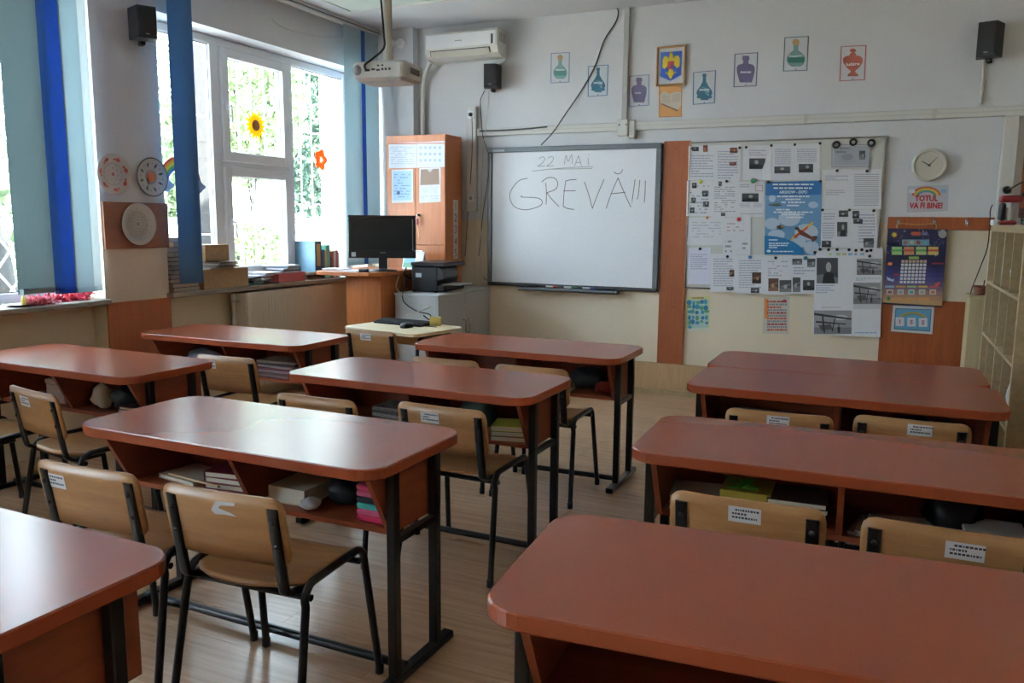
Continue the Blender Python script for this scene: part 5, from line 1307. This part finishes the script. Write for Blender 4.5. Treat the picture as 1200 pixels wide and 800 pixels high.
kb = thing('keyboard', 'black computer keyboard on the birch table', 'keyboard', l, -.12)
MB().prism([(-.07, 0), (-.07, .014), (.07, .026), (.07, 0)], 'x', -.21, .21, M_DARK).build('body', kb)
ks = MB()
for r in range(5):
    for k in range(15): ks.box(-.2+k*.0268, -.2+k*.0268+.022, -.06+r*.025, -.06+r*.025+.02, .0155+r*.0021, .022+r*.0021, col(34, 36, 40, .45))
k_ = ks.build('keys', kb); k_['kind'] = 'stuff'
l = (-2.98, 4.83, BTZ)
ms_ = thing('computer_mouse', 'black computer mouse on the birch table', 'mouse', l, -.2)
MB().loft([[(a*sc, b*sc, z_) for a, b in rrect(.062, .108, .028, 4)] for sc, z_ in ((.95, 0), (1, .012), (.93, .024), (.7, .033), (.3, .036))], M_DARK, smooth=True).build('body', ms_)
MB().box(-.0035, .0035, .02, .036, .03, .037, col(80, 80, 84, .5), .002).build('wheel', ms_)
l = (-3.10, 5.06, BTZ); tag(MB().box(-.05, .05, -.03, .03, 0, .022, M_PVC, .006).build('power_adapter', None, l, .2), 'white power adapter at the back of the birch table', 'adapter')
p = at(500, 372, y=5.42)
sp = (-3.16, 5.12)
tag(MB().box(-.04, .04, -.03, .03, 0, .06, col(190, 168, 96, .7), .003).build('yellow_box', None, (-2.86, 5.02, BTZ), .5), 'small yellow cardboard box on the birch table', 'box')
cable([(-3.69+.0, 5.95, PT-.05), (-3.60, 5.80, .93), (-3.57, 5.735, .80), (-3.45, 5.735, .72), (-3.30, 5.70, .70), (-3.22, 5.55, .68), (-3.12, 5.3, .74)], .005, M_DARK, 'black cable drooping from the podium over the cabinet end')
cable([(-3.68, 5.85, PT-.04), (-3.64, 5.745, .9), (-3.55, 5.74, .83), (-3.42, 5.745, .78), (-3.3, 5.7, .76), (-3.15, 5.1, .76)], .004, M_OFFW, 'white cable drooping from the podium to the birch table')
cable([(-3.70, 6.0, PT+.02), (-3.66, 5.9, PT-.03), (-3.64, 6.05, .93), (-3.63, 6.1, .87)], .006, M_DARK, 'thick black cable from monitor to printer')
cable([(-2.965, 4.885, BTZ+.006), (-2.90, 4.93, BTZ+.004), (-2.80, 4.93, BTZ+.004)], .003, M_DARK, 'thin mouse cable on the birch table')

# radiator
rd = thing('radiator', 'cream panel radiator under the window sill', 'radiator', (XW-.115, 5.40, 0))
mb = MB(); y0, y1 = -.52, .565; n = 30
poly = [(.05, y0)]
prof = []
for k in range(n):
    a, b = y0+(y1-y0)*k/n, y0+(y1-y0)*(k+1)/n; d = b-a
    prof += [(.185, a+d*.05), (.185, a+d*.55), (.1825, a+d*.68), (.1825, a+d*.92)]
mb.prism([(.15, y0)]+prof+[(.15, y1)], 'z', .14, .885, M_RADI); mb.build('front_panel', rd)
MB().box(.03, .06, y0, y1, .14, .885, M_RADI, .004).build('rear_panel', rd); MB().box(.03, .178, y0-.01, y0, .14, .885, M_RADI, .003).build('end_cover', rd); MB().box(.03, .178, y1, y1+.01, .14, .885, M_RADI, .003).build('end_cover', rd)
MB().box(.06, .15, y0, y1, .875, .882, M_RADI).build('top_grille', rd)
MB().tube([(.1, y0, .82), (.1, y0-.06, .82), (.1, y0-.06, .0)], .012, M_RADI).build('pipe', rd); MB().lathe([(.018, y0-.06), (.018, y0-.02)], M_STEEL, 10, (0, 0, 0), 'y') 
MB().lathe([(.02, -.0), (.022, .03), (.016, .05)], M_PLASTICW, 12, (.1, y0-.06, .83)).build('valve', rd)
MB().tube([(.1, y1, .18), (.1, y1+.05, .18), (.1, y1+.05, 0)], .012, M_RADI).build('pipe', rd)

# ================================================================ THINGS ON THE WINDOW SILLS
SX = XW-.09
def carton(y0, y1, z0, z1, d_, label, rz=0, mt=None, x=None):
    t = thing('carton', label, 'box', ((x or SX), (y0+y1)/2, z0), rz); hw = (y1-y0)/2; h_ = z1-z0; mt = mt or M_CARD
    for a in ((-d_/2, d_/2, -hw, -hw+.004), (-d_/2, d_/2, hw-.004, hw), (-d_/2, -d_/2+.004, -hw+.004, hw-.004), (d_/2-.004, d_/2, -hw+.004, hw-.004)): MB().box(a[0], a[1], a[2], a[3], 0, h_, mt).build('wall', t)
    MB().box(-d_/2, d_/2, -hw, hw, 0, .004, mt).build('bottom', t)
    MB().box(-d_/2, d_/2, -hw, -.001, h_, h_+.004, mt).build('flap', t); MB().box(-d_/2, d_/2, .001, hw, h_, h_+.004, mt).build('flap', t)
    return t
carton(4.475, 4.93, SILL, 1.075, .26, 'long flat cardboard box on the sill, lowest under the magazines')
for k in range(4):
    flat_sheet('magazine', SX+.01*(k % 2), 4.66+.02*((k*7) % 3), 1.079+.014*k, .21, .30+.03*(k % 2), .012, PI/2+.08*(k-1.5), [col(150, 140, 134, .6), col(120, 112, 110, .6), col(190, 186, 180, .6), col(110, 96, 90, .6)][k],
               ['grey-brown magazine between the two sill boxes, lowest', 'dark magazine between the two sill boxes', 'pale magazine between the two sill boxes', 'brown magazine between the two sill boxes, topmost'][k], 'magazine', 'magazines between the sill boxes')
carton(4.52, 4.755, 1.136, 1.252, .22, 'smaller cardboard box stacked on the magazines on the sill')
# stack behind the drawn blind strip
cl = [(40, 66, 44), (60, 40, 40), (120, 50, 56), (46, 56, 78), (52, 50, 56), (70, 70, 82), (44, 48, 60), (84, 80, 78), (130, 36, 52), (190, 180, 170), (130, 34, 54), (150, 156, 176)]
z_ = SILL
nm = ['dark green', 'dark brown', 'brick red', 'navy', 'charcoal', 'slate', 'midnight blue', 'grey-brown', 'wine-red spiral', 'cream', 'crimson spiral', 'pale blue-grey']
for k, c_ in enumerate(cl):
    h_ = .03 if k not in (8, 10) else .036
    book(SX+.01*math.sin(k*2.1), 4.335+.012*math.cos(k*1.7), z_, .20, .24, h_, .1*math.sin(k*3.3), c_, '%s notebook in the tall sill stack behind the blind strip' % nm[k], 'notebook', group='notebooks stacked behind the blind strip'); z_ += h_+.0005
    if k in (8, 10):
        pass
# paper heaps
rn = random.Random(11)
hp = [('blue-green folder under the loose papers on the sill', (70, 130, 140), 5.02, .012), ('grey folder in the loose heap on the sill', (120, 124, 140), 5.08, .010), ('white brochure on the loose heap of the sill', (206, 206, 214), 5.10, .008),
      ('dark brochure on the loose heap of the sill', (86, 88, 100), 5.0, .008), ('pale lilac sheet topping the loose heap on the sill', (200, 200, 220), 5.12, .006), ('white booklet on the loose heap near the lower casement', (222, 222, 226), 5.2, .012)]
z_ = SILL
for k, (lb, c_, y_, h_) in enumerate(hp):
    flat_sheet('brochure', SX-.02+.01*(k % 3), y_, z_, .19, .27, h_*1.6, PI/2+rn.uniform(-.4, .4), col(*c_, .6), lb, 'brochure', 'brochures on the sill'); z_ += h_*1.6+.0003
t = carton(5.29, 5.62, SILL, 1.005, .17, 'small pink cardboard box on the sill', 0, col(184, 96, 100, .6), XW-.05)
for k in range(5):
    flat_sheet('paper_pile', SX-.03, 5.45+.03*(k % 2), 1.0095+.0125*k, .2, .3, .012, PI/2+.1*(k-2), [col(206, 208, 216, .7), col(120, 122, 134, .7), col(222, 224, 230, .7), col(190, 196, 210, .7), col(210, 216, 230, .7)][k],
               '%s sheet pile lying over the pink box on the sill' % ['light grey', 'dark grey', 'bright white', 'bluish', 'pale blue topmost'][k], 'papers', 'sheet piles on the pink box')
for k in range(3):
    flat_sheet('paper_pile', SX, 5.78, SILL+.021*k, .2, .2, .02, .05*k, [col(130, 112, 96, .7), col(80, 76, 76, .7), col(170, 150, 130, .7)][k], '%s papers beneath the blue binder on the sill' % ['brown', 'dark', 'tan topmost'][k], 'papers', 'papers beneath the binder')
# lever arch binder and standing books
t = thing('lever_binder', 'marbled blue lever binder leaning upright on the sill', 'binder', (SX+.105, 5.83, SILL+.0625), .0)
bm = col(120, 158, 180, .5)
MB().box(-.27, 0, -.042, -.038, 0, .262, bm).build('cover', t); MB().box(-.27, 0, .038, .042, 0, .262, bm).build('cover', t); MB().box(-.004, .002, -.042, .042, 0, .262, col(50, 70, 100, .5)).build('spine', t)
MB().box(.002, .003, -.026, .026, .05, .24, col(190, 176, 130, .6)).build('spine_label', t); MB().box(-.26, -.01, -.036, .03, .006, .24, M_PAPER).build('papers', t)
bk = [((60, 86, 120), .25, .03, 'slate blue'), ((196, 180, 120), .24, .022, 'yellow-cream'), ((120, 190, 170), .29, .05, 'mint green'), ((40, 46, 50), .18, .02, 'black'), ((160, 56, 52), .23, .028, 'brick red'), ((196, 192, 184), .235, .03, 'off-white'), ((150, 40, 44), .24, .032, 'dark red'), ((170, 200, 210), .22, .02, 'pale blue')]
y_ = 5.895
for c_, h_, w_, nm_ in bk:
    book(SX+.1, y_+w_/2, SILL, h_, .19, w_, 0, c_, '%s book standing upright on the sill beside the podium' % nm_, 'book', True, 'books standing on the sill'); y_ += w_+.002
# left window sill
p = at(20, 350, x=-4.56)
t = thing('saucer', 'dark saucer on the sill of the diamond-grille window', 'saucer', (-4.52, at(23, 352, x=-4.52).y, SILL))
MB().lathe([(.04, 0), (.075, .012), (.078, .014), (.04, .004), (0, .004)], col(90, 84, 80, .4), 24).build('dish', t)
t = thing('figurine', 'tiny yellow figurine standing on the dark saucer', 'figurine', (-4.52, at(28, 352, x=-4.52).y, SILL+.0045))
MB().lathe([(.014, 0), (.016, .03), (.009, .05), (.006, .056)], col(206, 180, 90, .6), 10).build('body', t); MB().lathe([(.004, .054), (.012, .062), (.013, .072), (.006, .084), (0, .085)], col(214, 196, 150, .6), 10).build('head', t)
def tinsel(y0, y1, x, z1, label, seed, c_):
    rnn = np.random.RandomState(seed); n = 900
    ys = rnn.uniform(-(y1-y0)/2, (y1-y0)/2, n); base = np.stack([rnn.normal(0, .02, n), ys, np.abs(rnn.normal(0, .012, n))+.004], 1)
    base[:, 2] += z1*np.maximum(0, (ys/((y1-y0)/2)-.75)*4)*rnn.uniform(0, 1, n)
    d = rnn.normal(size=(n, 3))*.014; e = rnn.normal(size=(n, 3))*.003
    V = np.stack([base-d+e, base+d+e, base+d-e, base-d-e], 1).reshape(-1, 3); V[:, 2] = np.maximum(V[:, 2], .001)
    me = bpy.data.meshes.new('tinsel_garland'); me.from_pydata(V.tolist(), [], [(4*i, 4*i+1, 4*i+2, 4*i+3) for i in range(n)]); me.materials.append(col(*c_, .35))
    o = bpy.data.objects.new('tinsel_garland', me); COL.objects.link(o); o.location = (x, (y0+y1)/2, SILL); tag(o, label, 'garland', kind='stuff')
tinsel(3.27, 3.60, -4.56, .13, 'red tinsel garland lying on the sill against the pillar', 5, (190, 40, 60)); tinsel(3.17, 3.30, -4.50, .0, 'pink tinsel tuft on the sill beside the red garland', 6, (214, 120, 130))
t = thing('glass_jar', 'small clear glass jar on the sill behind the blind strips', 'jar', (-4.56, 3.21, SILL))
MB().lathe([(.03, .001), (.034, .006), (.034, .06), (.03, .068), (.032, .075)], M_CLEAR, 18, cap=False).build('glass', t); MB().lathe([(.0, .002), (.028, .002), (.03, .012), (0, .013)], col(130, 120, 110, .5), 14).build('contents', t)

# ================================================================ BOOKCASE CORNER
BX, BY0, BY1, BH = .635, 4.86, 6.40, 1.447
bc = thing('cube_bookcase', 'cream open cube bookcase standing along the right wall', 'bookcase', (BX, (BY0+BY1)/2, 0)); hw = (BY1-BY0)/2
MB().box(0, .39, -hw, hw, BH-.042, BH, M_BIRCH, .002).build('top', bc); MB().box(0, .39, -hw, hw, 0, .042, M_BIRCH, .002).build('bottom', bc)
for s_ in (-1, 1): MB().box(0, .39, s_*hw-(.04 if s_ > 0 else 0), s_*hw+(.04 if s_ < 0 else 0), .042, BH-.042, M_BIRCH, .002).build('side_panel', bc)
cz = (BH-.084-3*.018)/4; cyw = (2*hw-.08-2*.016-.034)/4
SHZ = [.042+k*(cz+.018) for k in range(4)]
for k in range(3): MB().box(0, .385, -hw+.04, hw-.04, SHZ[k]+cz, SHZ[k]+cz+.018, M_BIRCH, .001).build('shelf', bc)
ye = -hw+.04; YS = []
for k, th in enumerate((.016, .034, .016, 0)):
    YS.append(ye); ye += cyw
    if th: MB().box(0, .385, ye, ye+th, .042, BH-.042, M_BIRCH, .001).build('divider', bc); ye += th
ybc = (BY0+BY1)/2
def cell(c, r, dx=.05, f=.5): return (BX+dx, ybc+YS[c]+cyw*f, SHZ[r])     # column 0 is the nearest to the back of the room
def cup(loc, r, h, c_, label, rim=None):
    t = thing('cup', label, 'cup', loc)
    MB().lathe([(r*.8, 0), (r, h), (r*.94, h), (r*.74, .004), (0, .004)], col(*c_, .5), 18).build('body', t); MB().tube([(r*math.cos(a), r*math.sin(a), h) for a in np.linspace(0, 2*PI, 17)[:-1]], .002, col(*(rim or c_), .5), 5, closed=True).build('rim', t)
def box_thing(loc, w_, d_, h_, c_, label, cat='box', rz=0):
    t = thing('storage_box', label, cat, loc, rz); MB().box(-w_/2, w_/2, -d_/2, d_/2, 0, h_*.8, col(*c_, .6), .004).build('body', t); MB().box(-w_/2-.003, w_/2+.003, -d_/2-.003, d_/2+.003, h_*.8, h_, col(*[min(255, v+14) for v in c_], .6), .003).build('lid', t)
p = at(1163, 281, x=BX-.002); tag(MB().box(-.0008, 0, -.06, .06, 0, .045, M_PAPER).build('shelf_label', None, (BX-.0003, ybc+YS[3]+cyw*.5, BH-.04+.0), 0), 'white paper label on the bookcase top edge', 'label') if False else None
def stack(c, r, n, base, label, f=.5, dx=.16):
    l = cell(c, r, dx, f)
    for k in range(n):
        cc = [max(0, min(255, v+random.randint(-28, 28))) for v in base]
        book(l[0], l[1], l[2]+.0225*k, .2, .26, .022, PI/2+random.uniform(-.1, .1), tuple(cc), label % ('lowest', 'second', 'third', 'fourth', 'fifth', 'topmost')[k if k < n-1 else 5], 'notebook', group='notebooks in the bookcase')
cup(cell(2, 3, .06, .6), .042, .11, (60, 130, 160), 'blue paper cup in the upper row of the bookcase'); cup(cell(1, 3, .06, .45), .045, .12, (196, 206, 226), 'white and blue cup in the upper row of the bookcase', (60, 90, 160))
box_thing(cell(3, 3, .12), .16, .2, .24, (170, 150, 120), 'tan storage box in the top corner cell of the bookcase beside the wall'); box_thing(cell(0, 3, .14), .2, .24, .26, (150, 150, 110), 'olive storage box in the top row of the bookcase')
stack(3, 2, 5, (150, 120, 100), 'brown notebook in the bookcase second row next to the wall, %s'); stack(1, 2, 4, (150, 140, 130), 'grey notebook in the bookcase second row, middle cell, %s'); stack(2, 1, 5, (130, 110, 100), 'dark notebook in the bookcase third row, %s')
box_thing(cell(0, 2, .14), .2, .24, .2, (160, 140, 120), 'brown storage box in the second row of the bookcase'); box_thing(cell(2, 2, .14), .18, .22, .16, (176, 160, 130), 'low tan box in the second row of the bookcase')
box_thing(cell(3, 1, .14), .2, .24, .22, (150, 126, 116), 'reddish storage box in the third row of the bookcase'); box_thing(cell(1, 1, .2), .14, .2, .12, (180, 170, 160), 'small pale box in the third row of the bookcase')
def blob(name, loc, sx, sy, sz, mt, label, cat, seed, flat=True):
    rnn = random.Random(seed); mb = MB(); n, mrow = 18, 10; ph = [rnn.uniform(0, 6) for _ in range(6)]; rings = []
    for i in range(mrow+1):
        th = PI*i/mrow; ring = []
        for k in range(n):
            a = 2*PI*k/n; rr = 1+.12*math.sin(3*a+ph[0]+2*th)+.08*math.sin(5*a+ph[1]-3*th)+.06*math.sin(7*th+ph[2]+a*2)
            s_ = max(.02, math.sin(th))**.75; z_ = -math.cos(th)
            ring.append((sx*s_*rr*math.cos(a), sy*s_*rr*math.sin(a), max(0, sz*(1+z_*(1+.15*math.sin(2*a+ph[3]))))))
        rings.append(ring)
    mb.loft(rings, mt, smooth=True); return tag(mb.build(name, None, loc), label, cat)
l = cell(0, 1, .07, .5); blob('plastic_bag', l, .05, .09, .14, col(200, 206, 206, .35), 'crumpled white plastic bag in the bookcase third row', 'bag', 3)
l = cell(0, 0, .07, .6); t = thing('plastic_bottle', 'bottle with a yellow band on the lowest bookcase row', 'bottle', l)
MB().lathe([(.03, 0), (.033, .01), (.033, .14), (.012, .18), (.012, .2)], col(70, 66, 60, .3), 16).build('body', t); MB().lathe([(.0336, .07), (.0336, .11)], col(200, 176, 50, .5), 16).build('band', t); MB().lathe([(.015, .195), (.015, .215), (0, .216)], col(200, 200, 200, .5), 12).build('cap', t)
# things on top of the bookcase
ax = .78; t = thing('blender_jug', 'small red and black kitchen appliance with a cord on top of the bookcase', 'appliance', (.70, 6.20, BH))
RD = col(120, 26, 30, .35)
MB().box(-.05, .05, -.05, .05, 0, .03, RD, .01).build('base', t); MB().box(-.05, -.015, -.04, .04, .03, .14, M_DARK, .008).build('column', t)
MB().loft([[(a, b, .145+c_) for a, b in rrect(.1*s_+.03, .07*s_+.02, .02, 3, .012)] for s_, c_ in ((.9, 0), (1, .015), (1, .03), (.7, .045))], RD).build('head', t)
MB().lathe([(.028, .035), (.032, .11), (.03, .112)], col(206, 200, 196, .3), 16, (.015, 0, 0)).build('jug', t); MB().tube([(.045, 0, .17), (.075, 0, .19), (.085, 0, .215)], .008, M_DARK).build('lever', t)
t = thing('pencil_holder', 'dark wire mesh pencil holder on top of the bookcase', 'holder', (.80, 6.02, BH)); mb = MB()
for k in range(14):
    a = 2*PI*k/14; mb.tube([(.042*math.cos(a), .042*math.sin(a), .002), (.052*math.cos(a), .052*math.sin(a), .105)], .0022, M_DARK, 4)
for z_ in (.004, .03, .055, .08, .104): mb.tube([((.042+.01*z_/.105)*math.cos(a), (.042+.01*z_/.105)*math.sin(a), z_) for a in np.linspace(0, 2*PI, 17)[:-1]], .0022, M_DARK, 4, closed=True)
o = mb.build('wire_mesh', t); MB().lathe([(.042, 0), (.042, .003)], M_DARK, 16).build('bottom', t)
for k, c_ in enumerate(((90, 60, 60), (60, 80, 110), (120, 120, 124))):
    a = k*2.1; t2 = thing('pencil', ['dark red pencil in the wire mesh holder', 'blue pencil in the wire mesh holder', 'grey pen in the wire mesh holder'][k], 'pencil', (.80+.015*math.cos(a), 6.02+.015*math.sin(a), BH+.004)); MB().tube([(0, 0, 0), (.02*math.cos(a), .02*math.sin(a), .15)], .0042, col(*c_, .5), 6).build('shaft', t2); MB().tube([(.02*math.cos(a), .02*math.sin(a), .15), (.0215*math.cos(a), .0215*math.sin(a), .162)], [.0042, .0008], M_PLY, 6).build('tip', t2)
tag(MB().box(-.04, .04, -.03, .03, 0, .035, M_PVC, .004).build('white_box', None, (.665, 6.32, BH), .2), 'small white box at the corner of the bookcase top', 'box')
# low cream cabinet between bookcase and wall
lc = thing('side_cabinet', 'narrow cream cabinet between the bookcase and the front wall', 'cabinet', (.80, 6.58, 0))
MB().box(-.25, .2, -.16, .135, .0, .95, M_CREAMB, .002).build('carcass', lc); MB().box(-.255, .2, -.165, .137, .95, .968, M_CREAMB, .002).build('top', lc); MB().box(-.2515, -.25, -.15, .125, .06, .94, M_CREAMB, .001).build('door', lc)
t = thing('wicker_basket', 'small reddish basket on the narrow cream cabinet', 'basket', (.62, 6.52, .968)); MB().lathe([(.035, 0), (.05, .06), (.047, .06), (.03, .004), (0, .004)], wood('wicker', (96, 56, 40), (130, 80, 56), 'z', 30, 3, .7), 20).build('bowl', t); MB().tube([(.05*math.cos(a), .05*math.sin(a), .06) for a in np.linspace(0, 2*PI, 17)[:-1]], .005, col(110, 64, 46, .7), 6, closed=True).build('rim', t)

# ================================================================ THINGS IN THE DESK SHELVES
def desk_pt(k, x, y, z=.5005):
    dx, dy, rz, _ = DESKS[k]; c_, s_ = math.cos(rz), math.sin(rz); return (dx+x*c_-y*s_, dy+x*s_+y*c_, z), rz
def dbook(k, x, y, n, cols, label, w_=.2, d_=.16, h_=.014, turn=0, cat='notebook', z=.5005):
    ordn = ('lowest', 'second', 'third', 'fourth', 'topmost')
    for i in range(n):
        l, rz = desk_pt(k, x, y, z+i*(h_+.0008)); book(*l, w_, d_, h_, rz+turn+random.uniform(-.08, .08), cols[i % len(cols)], label+(', %s of the pile' % ordn[i if i < n-1 else 4] if n > 1 else ''), cat, group='books in the desk shelves')
pink = [(120, 40, 60), (150, 60, 80), (110, 36, 50)]
dbook('M3', -.16, .04, 3, pink, 'maroon notebook in the third centre desk', .2, .16, .02, .1)
dbook('M3', -.38, .03, 1, [(196, 186, 170)], 'pale notebook in the third centre desk', .2, .16, .014, -.12)
l, rz = desk_pt('M3', -.3, -.05, .516); t = thing('pencil', 'long pale pencil lying in the shelf of the third centre desk', 'pencil', l, rz-.12); MB().tube([(-.14, 0, .005), (.13, 0, .005)], .0042, col(200, 170, 130, .5), 6).build('shaft', t); MB().tube([(.13, 0, .005), (.142, 0, .005)], [.0042, .0008], M_DARK, 6).build('tip', t)
dbook('M3', .12, .03, 1, [(206, 198, 180)], 'thick cream book in the third centre desk', .15, .17, .055, .05, 'book')
l, _ = desk_pt('M3', .31, .05); blob('black_bag', l, .085, .08, .055, col(34, 36, 42, .5), 'soft black bag stuffed into the third centre desk', 'bag', 12)
l, _ = desk_pt('M3', .22, -.055); blob('tissue', l, .035, .03, .018, col(206, 206, 210, .8), 'crumpled white tissue in the third centre desk', 'tissue', 13)
l, rz = desk_pt('M3', .475, .0)
t = thing('pencil_case', 'pink and teal striped pencil case in the third centre desk', 'pencil case', l, rz)
for k, c_ in enumerate(((196, 40, 90), (206, 90, 130), (60, 170, 160), (40, 44, 60), (206, 90, 130), (190, 60, 100))): MB().box(-.055, .055, -.08, .1, .001+k*.02, .001+(k+1)*.02, col(*c_, .6), .005).build('stripe', t)
for k, c_ in enumerate(((150, 150, 154), (110, 108, 108), (170, 168, 166), (90, 86, 84), (140, 132, 126))):
    l, rz = desk_pt('M2', -.15, .0, .5005+.0165*k); flat_sheet('magazine', *l, .21, .16, .016, rz+random.uniform(-.15, .15), col(*c_, .6), 'grey magazine in the second centre desk, %s of the pile' % ('lowest', 'second', 'third', 'fourth', 'topmost')[k], 'magazine', 'magazines in the second centre desk')
dbook('M2', .44, -.02, 3, [(150, 50, 44), (50, 110, 80), (196, 196, 80)], 'coloured workbook in the second centre desk', .16, .15, .022, .25, 'book')
l, _ = desk_pt('M2', .22, .08); blob('green_bag', l, .08, .06, .07, col(86, 110, 104, .6), 'grey-green cloth bag in the second centre desk', 'bag', 15)
dbook('M1', .2, .0, 3, [(150, 140, 130), (190, 180, 170), (110, 96, 90)], 'thin booklet in the first centre desk', .18, .15, .012, .1)
l, _ = desk_pt('M1', .47, .0); blob('red_scarf', l, .06, .06, .03, col(140, 56, 48, .8), 'crumpled red cloth in the first centre desk', 'cloth', 17)
l, _ = desk_pt('M1', .35, .07); blob('dark_bag', l, .1, .07, .06, col(40, 42, 46, .6), 'dark soft bag in the first centre desk', 'bag', 18)
l, _ = desk_pt('L1', -.33, .0); blob('plastic_bag', l, .14, .07, .06, col(170, 180, 200, .35), 'pale plastic bag in the shelf of the desk nearest the radiator', 'bag', 19)
for k in range(7):
    l, rz = desk_pt('L1', .3, .02, .5005+.0145*k); flat_sheet('folder', *l, .28, .18, .014, rz+random.uniform(-.1, .1), col(*[(170, 150, 160), (120, 100, 96), (190, 180, 190), (140, 90, 100), (206, 200, 206), (90, 80, 84), (180, 176, 170)][k], .6), '%s folder in the desk nearest the radiator' % ('lilac-grey lowest', 'brown second', 'pale third', 'rose fourth', 'whitish fifth', 'dark sixth', 'grey topmost')[k], 'folder', 'folders in the desk nearest the radiator')
l, rz = desk_pt('L2', -.19, .02); box_thing(l, .14, .14, .12, (196, 180, 176), 'small whitish box in the second window desk', 'box', rz)
l, _ = desk_pt('L2', .12, -.01); blob('plush_toy', l, .06, .05, .06, col(206, 196, 180, .8), 'pale plush bundle in the second window desk', 'toy', 21)
l, _ = desk_pt('L2', .26, .04); blob('dark_bag', l, .09, .08, .06, col(30, 30, 34, .6), 'dark cloth bag in the second window desk', 'bag', 22)
dbook('L2', .42, .0, 3, [(110, 60, 90), (176, 160, 176), (90, 50, 70)], 'purple exercise book in the second window desk', .2, .16, .014, .1)
dbook('R1', -.32, .02, 5, [(50, 44, 46), (70, 60, 60), (40, 38, 44)], 'dark exercise book in the second bookcase-side desk', .24, .18, .016, .05)
l, _ = desk_pt('R1', .3, .05); blob('dark_bag', l, .12, .08, .06, col(32, 32, 36, .6), 'dark bag in the second bookcase-side desk', 'bag', 24)
l, rz = desk_pt('R2', -.43, .02); flat_sheet('paper_stack', *l, .2, .18, .05, rz+.1, M_PAPER, 'stack of white papers in the third bookcase-side desk', 'papers')
l, rz = desk_pt('R2', -.29, .04); flat_sheet('yellow_folder', *l, .16, .16, .08, rz, col(170, 150, 60, .6), 'mustard yellow folders in the third bookcase-side desk', 'folder')
# green plastic sprig
l, rz = desk_pt('R2', -.3, -.02, .5815); t = thing('plastic_sprig', 'bright green plastic leaf sprig in the third bookcase-side desk', 'toy', l, rz); GR = leaf_mat('sprig_green', (90, 170, 50))
for k in range(11):
    a = 2*PI*k/11+.2; r_ = .05+.015*(k % 3); d = Vector((math.cos(a), math.sin(a), .25+.3*(k % 2))).normalized(); e = Vector((-d.y, d.x, 0)).normalized()*.009
    MB().add([Vector((0, 0, .004)), d*r_*.5+e+Vector((0, 0, .006)), d*r_+Vector((0, 0, .004)), d*r_*.5-e+Vector((0, 0, .006))], [(0, 1, 2, 3)], GR).build('leaf', t)
MB().tube([(-.05, 0, .004), (.05, 0, .006)], .003, GR, 6).build('stem', t)
dbook('R2', -.13, .03, 4, [(56, 44, 40), (90, 70, 56), (44, 40, 44)], 'dark workbook in the third bookcase-side desk', .18, .17, .018, .05)
for k in range(4):
    l, rz = desk_pt('R2', .14+.02*k, -.01, .5005+.0082*k); flat_sheet('loose_paper', *l, .21, .16, .008, rz+.12*k-.2, col(*[(150, 150, 154), (180, 180, 184), (166, 168, 172), (196, 196, 200)][k], .8), '%s loose paper in the third bookcase-side desk' % ('lowest', 'second', 'third', 'topmost')[k], 'paper', 'loose papers in the third bookcase-side desk')
l, _ = desk_pt('R2', .32, .06); blob('dark_bag', l, .08, .07, .07, col(24, 24, 28, .5), 'black soft bag in the third bookcase-side desk', 'bag', 27)
l, rz = desk_pt('R2', .42, .0); box_thing(l, .16, .14, .06, (190, 190, 180), 'flat off-white box in the third bookcase-side desk', 'box', rz)
l, rz = desk_pt('R3', .0+.2, .0); flat_sheet('paper_stack', *l, .2, .17, .02, rz+.1, M_PAPER, 'white papers in the fourth bookcase-side desk', 'papers')

cable([at(318, 22, x=-4.47), at(330, 31, x=-4.47), at(350, 38, x=-4.47), at(380, 43, x=-4.46), at(426, 41, x=-4.44)], .0025, M_OFFW, 'thin white wire sagging along the lintel above the sunflower window')
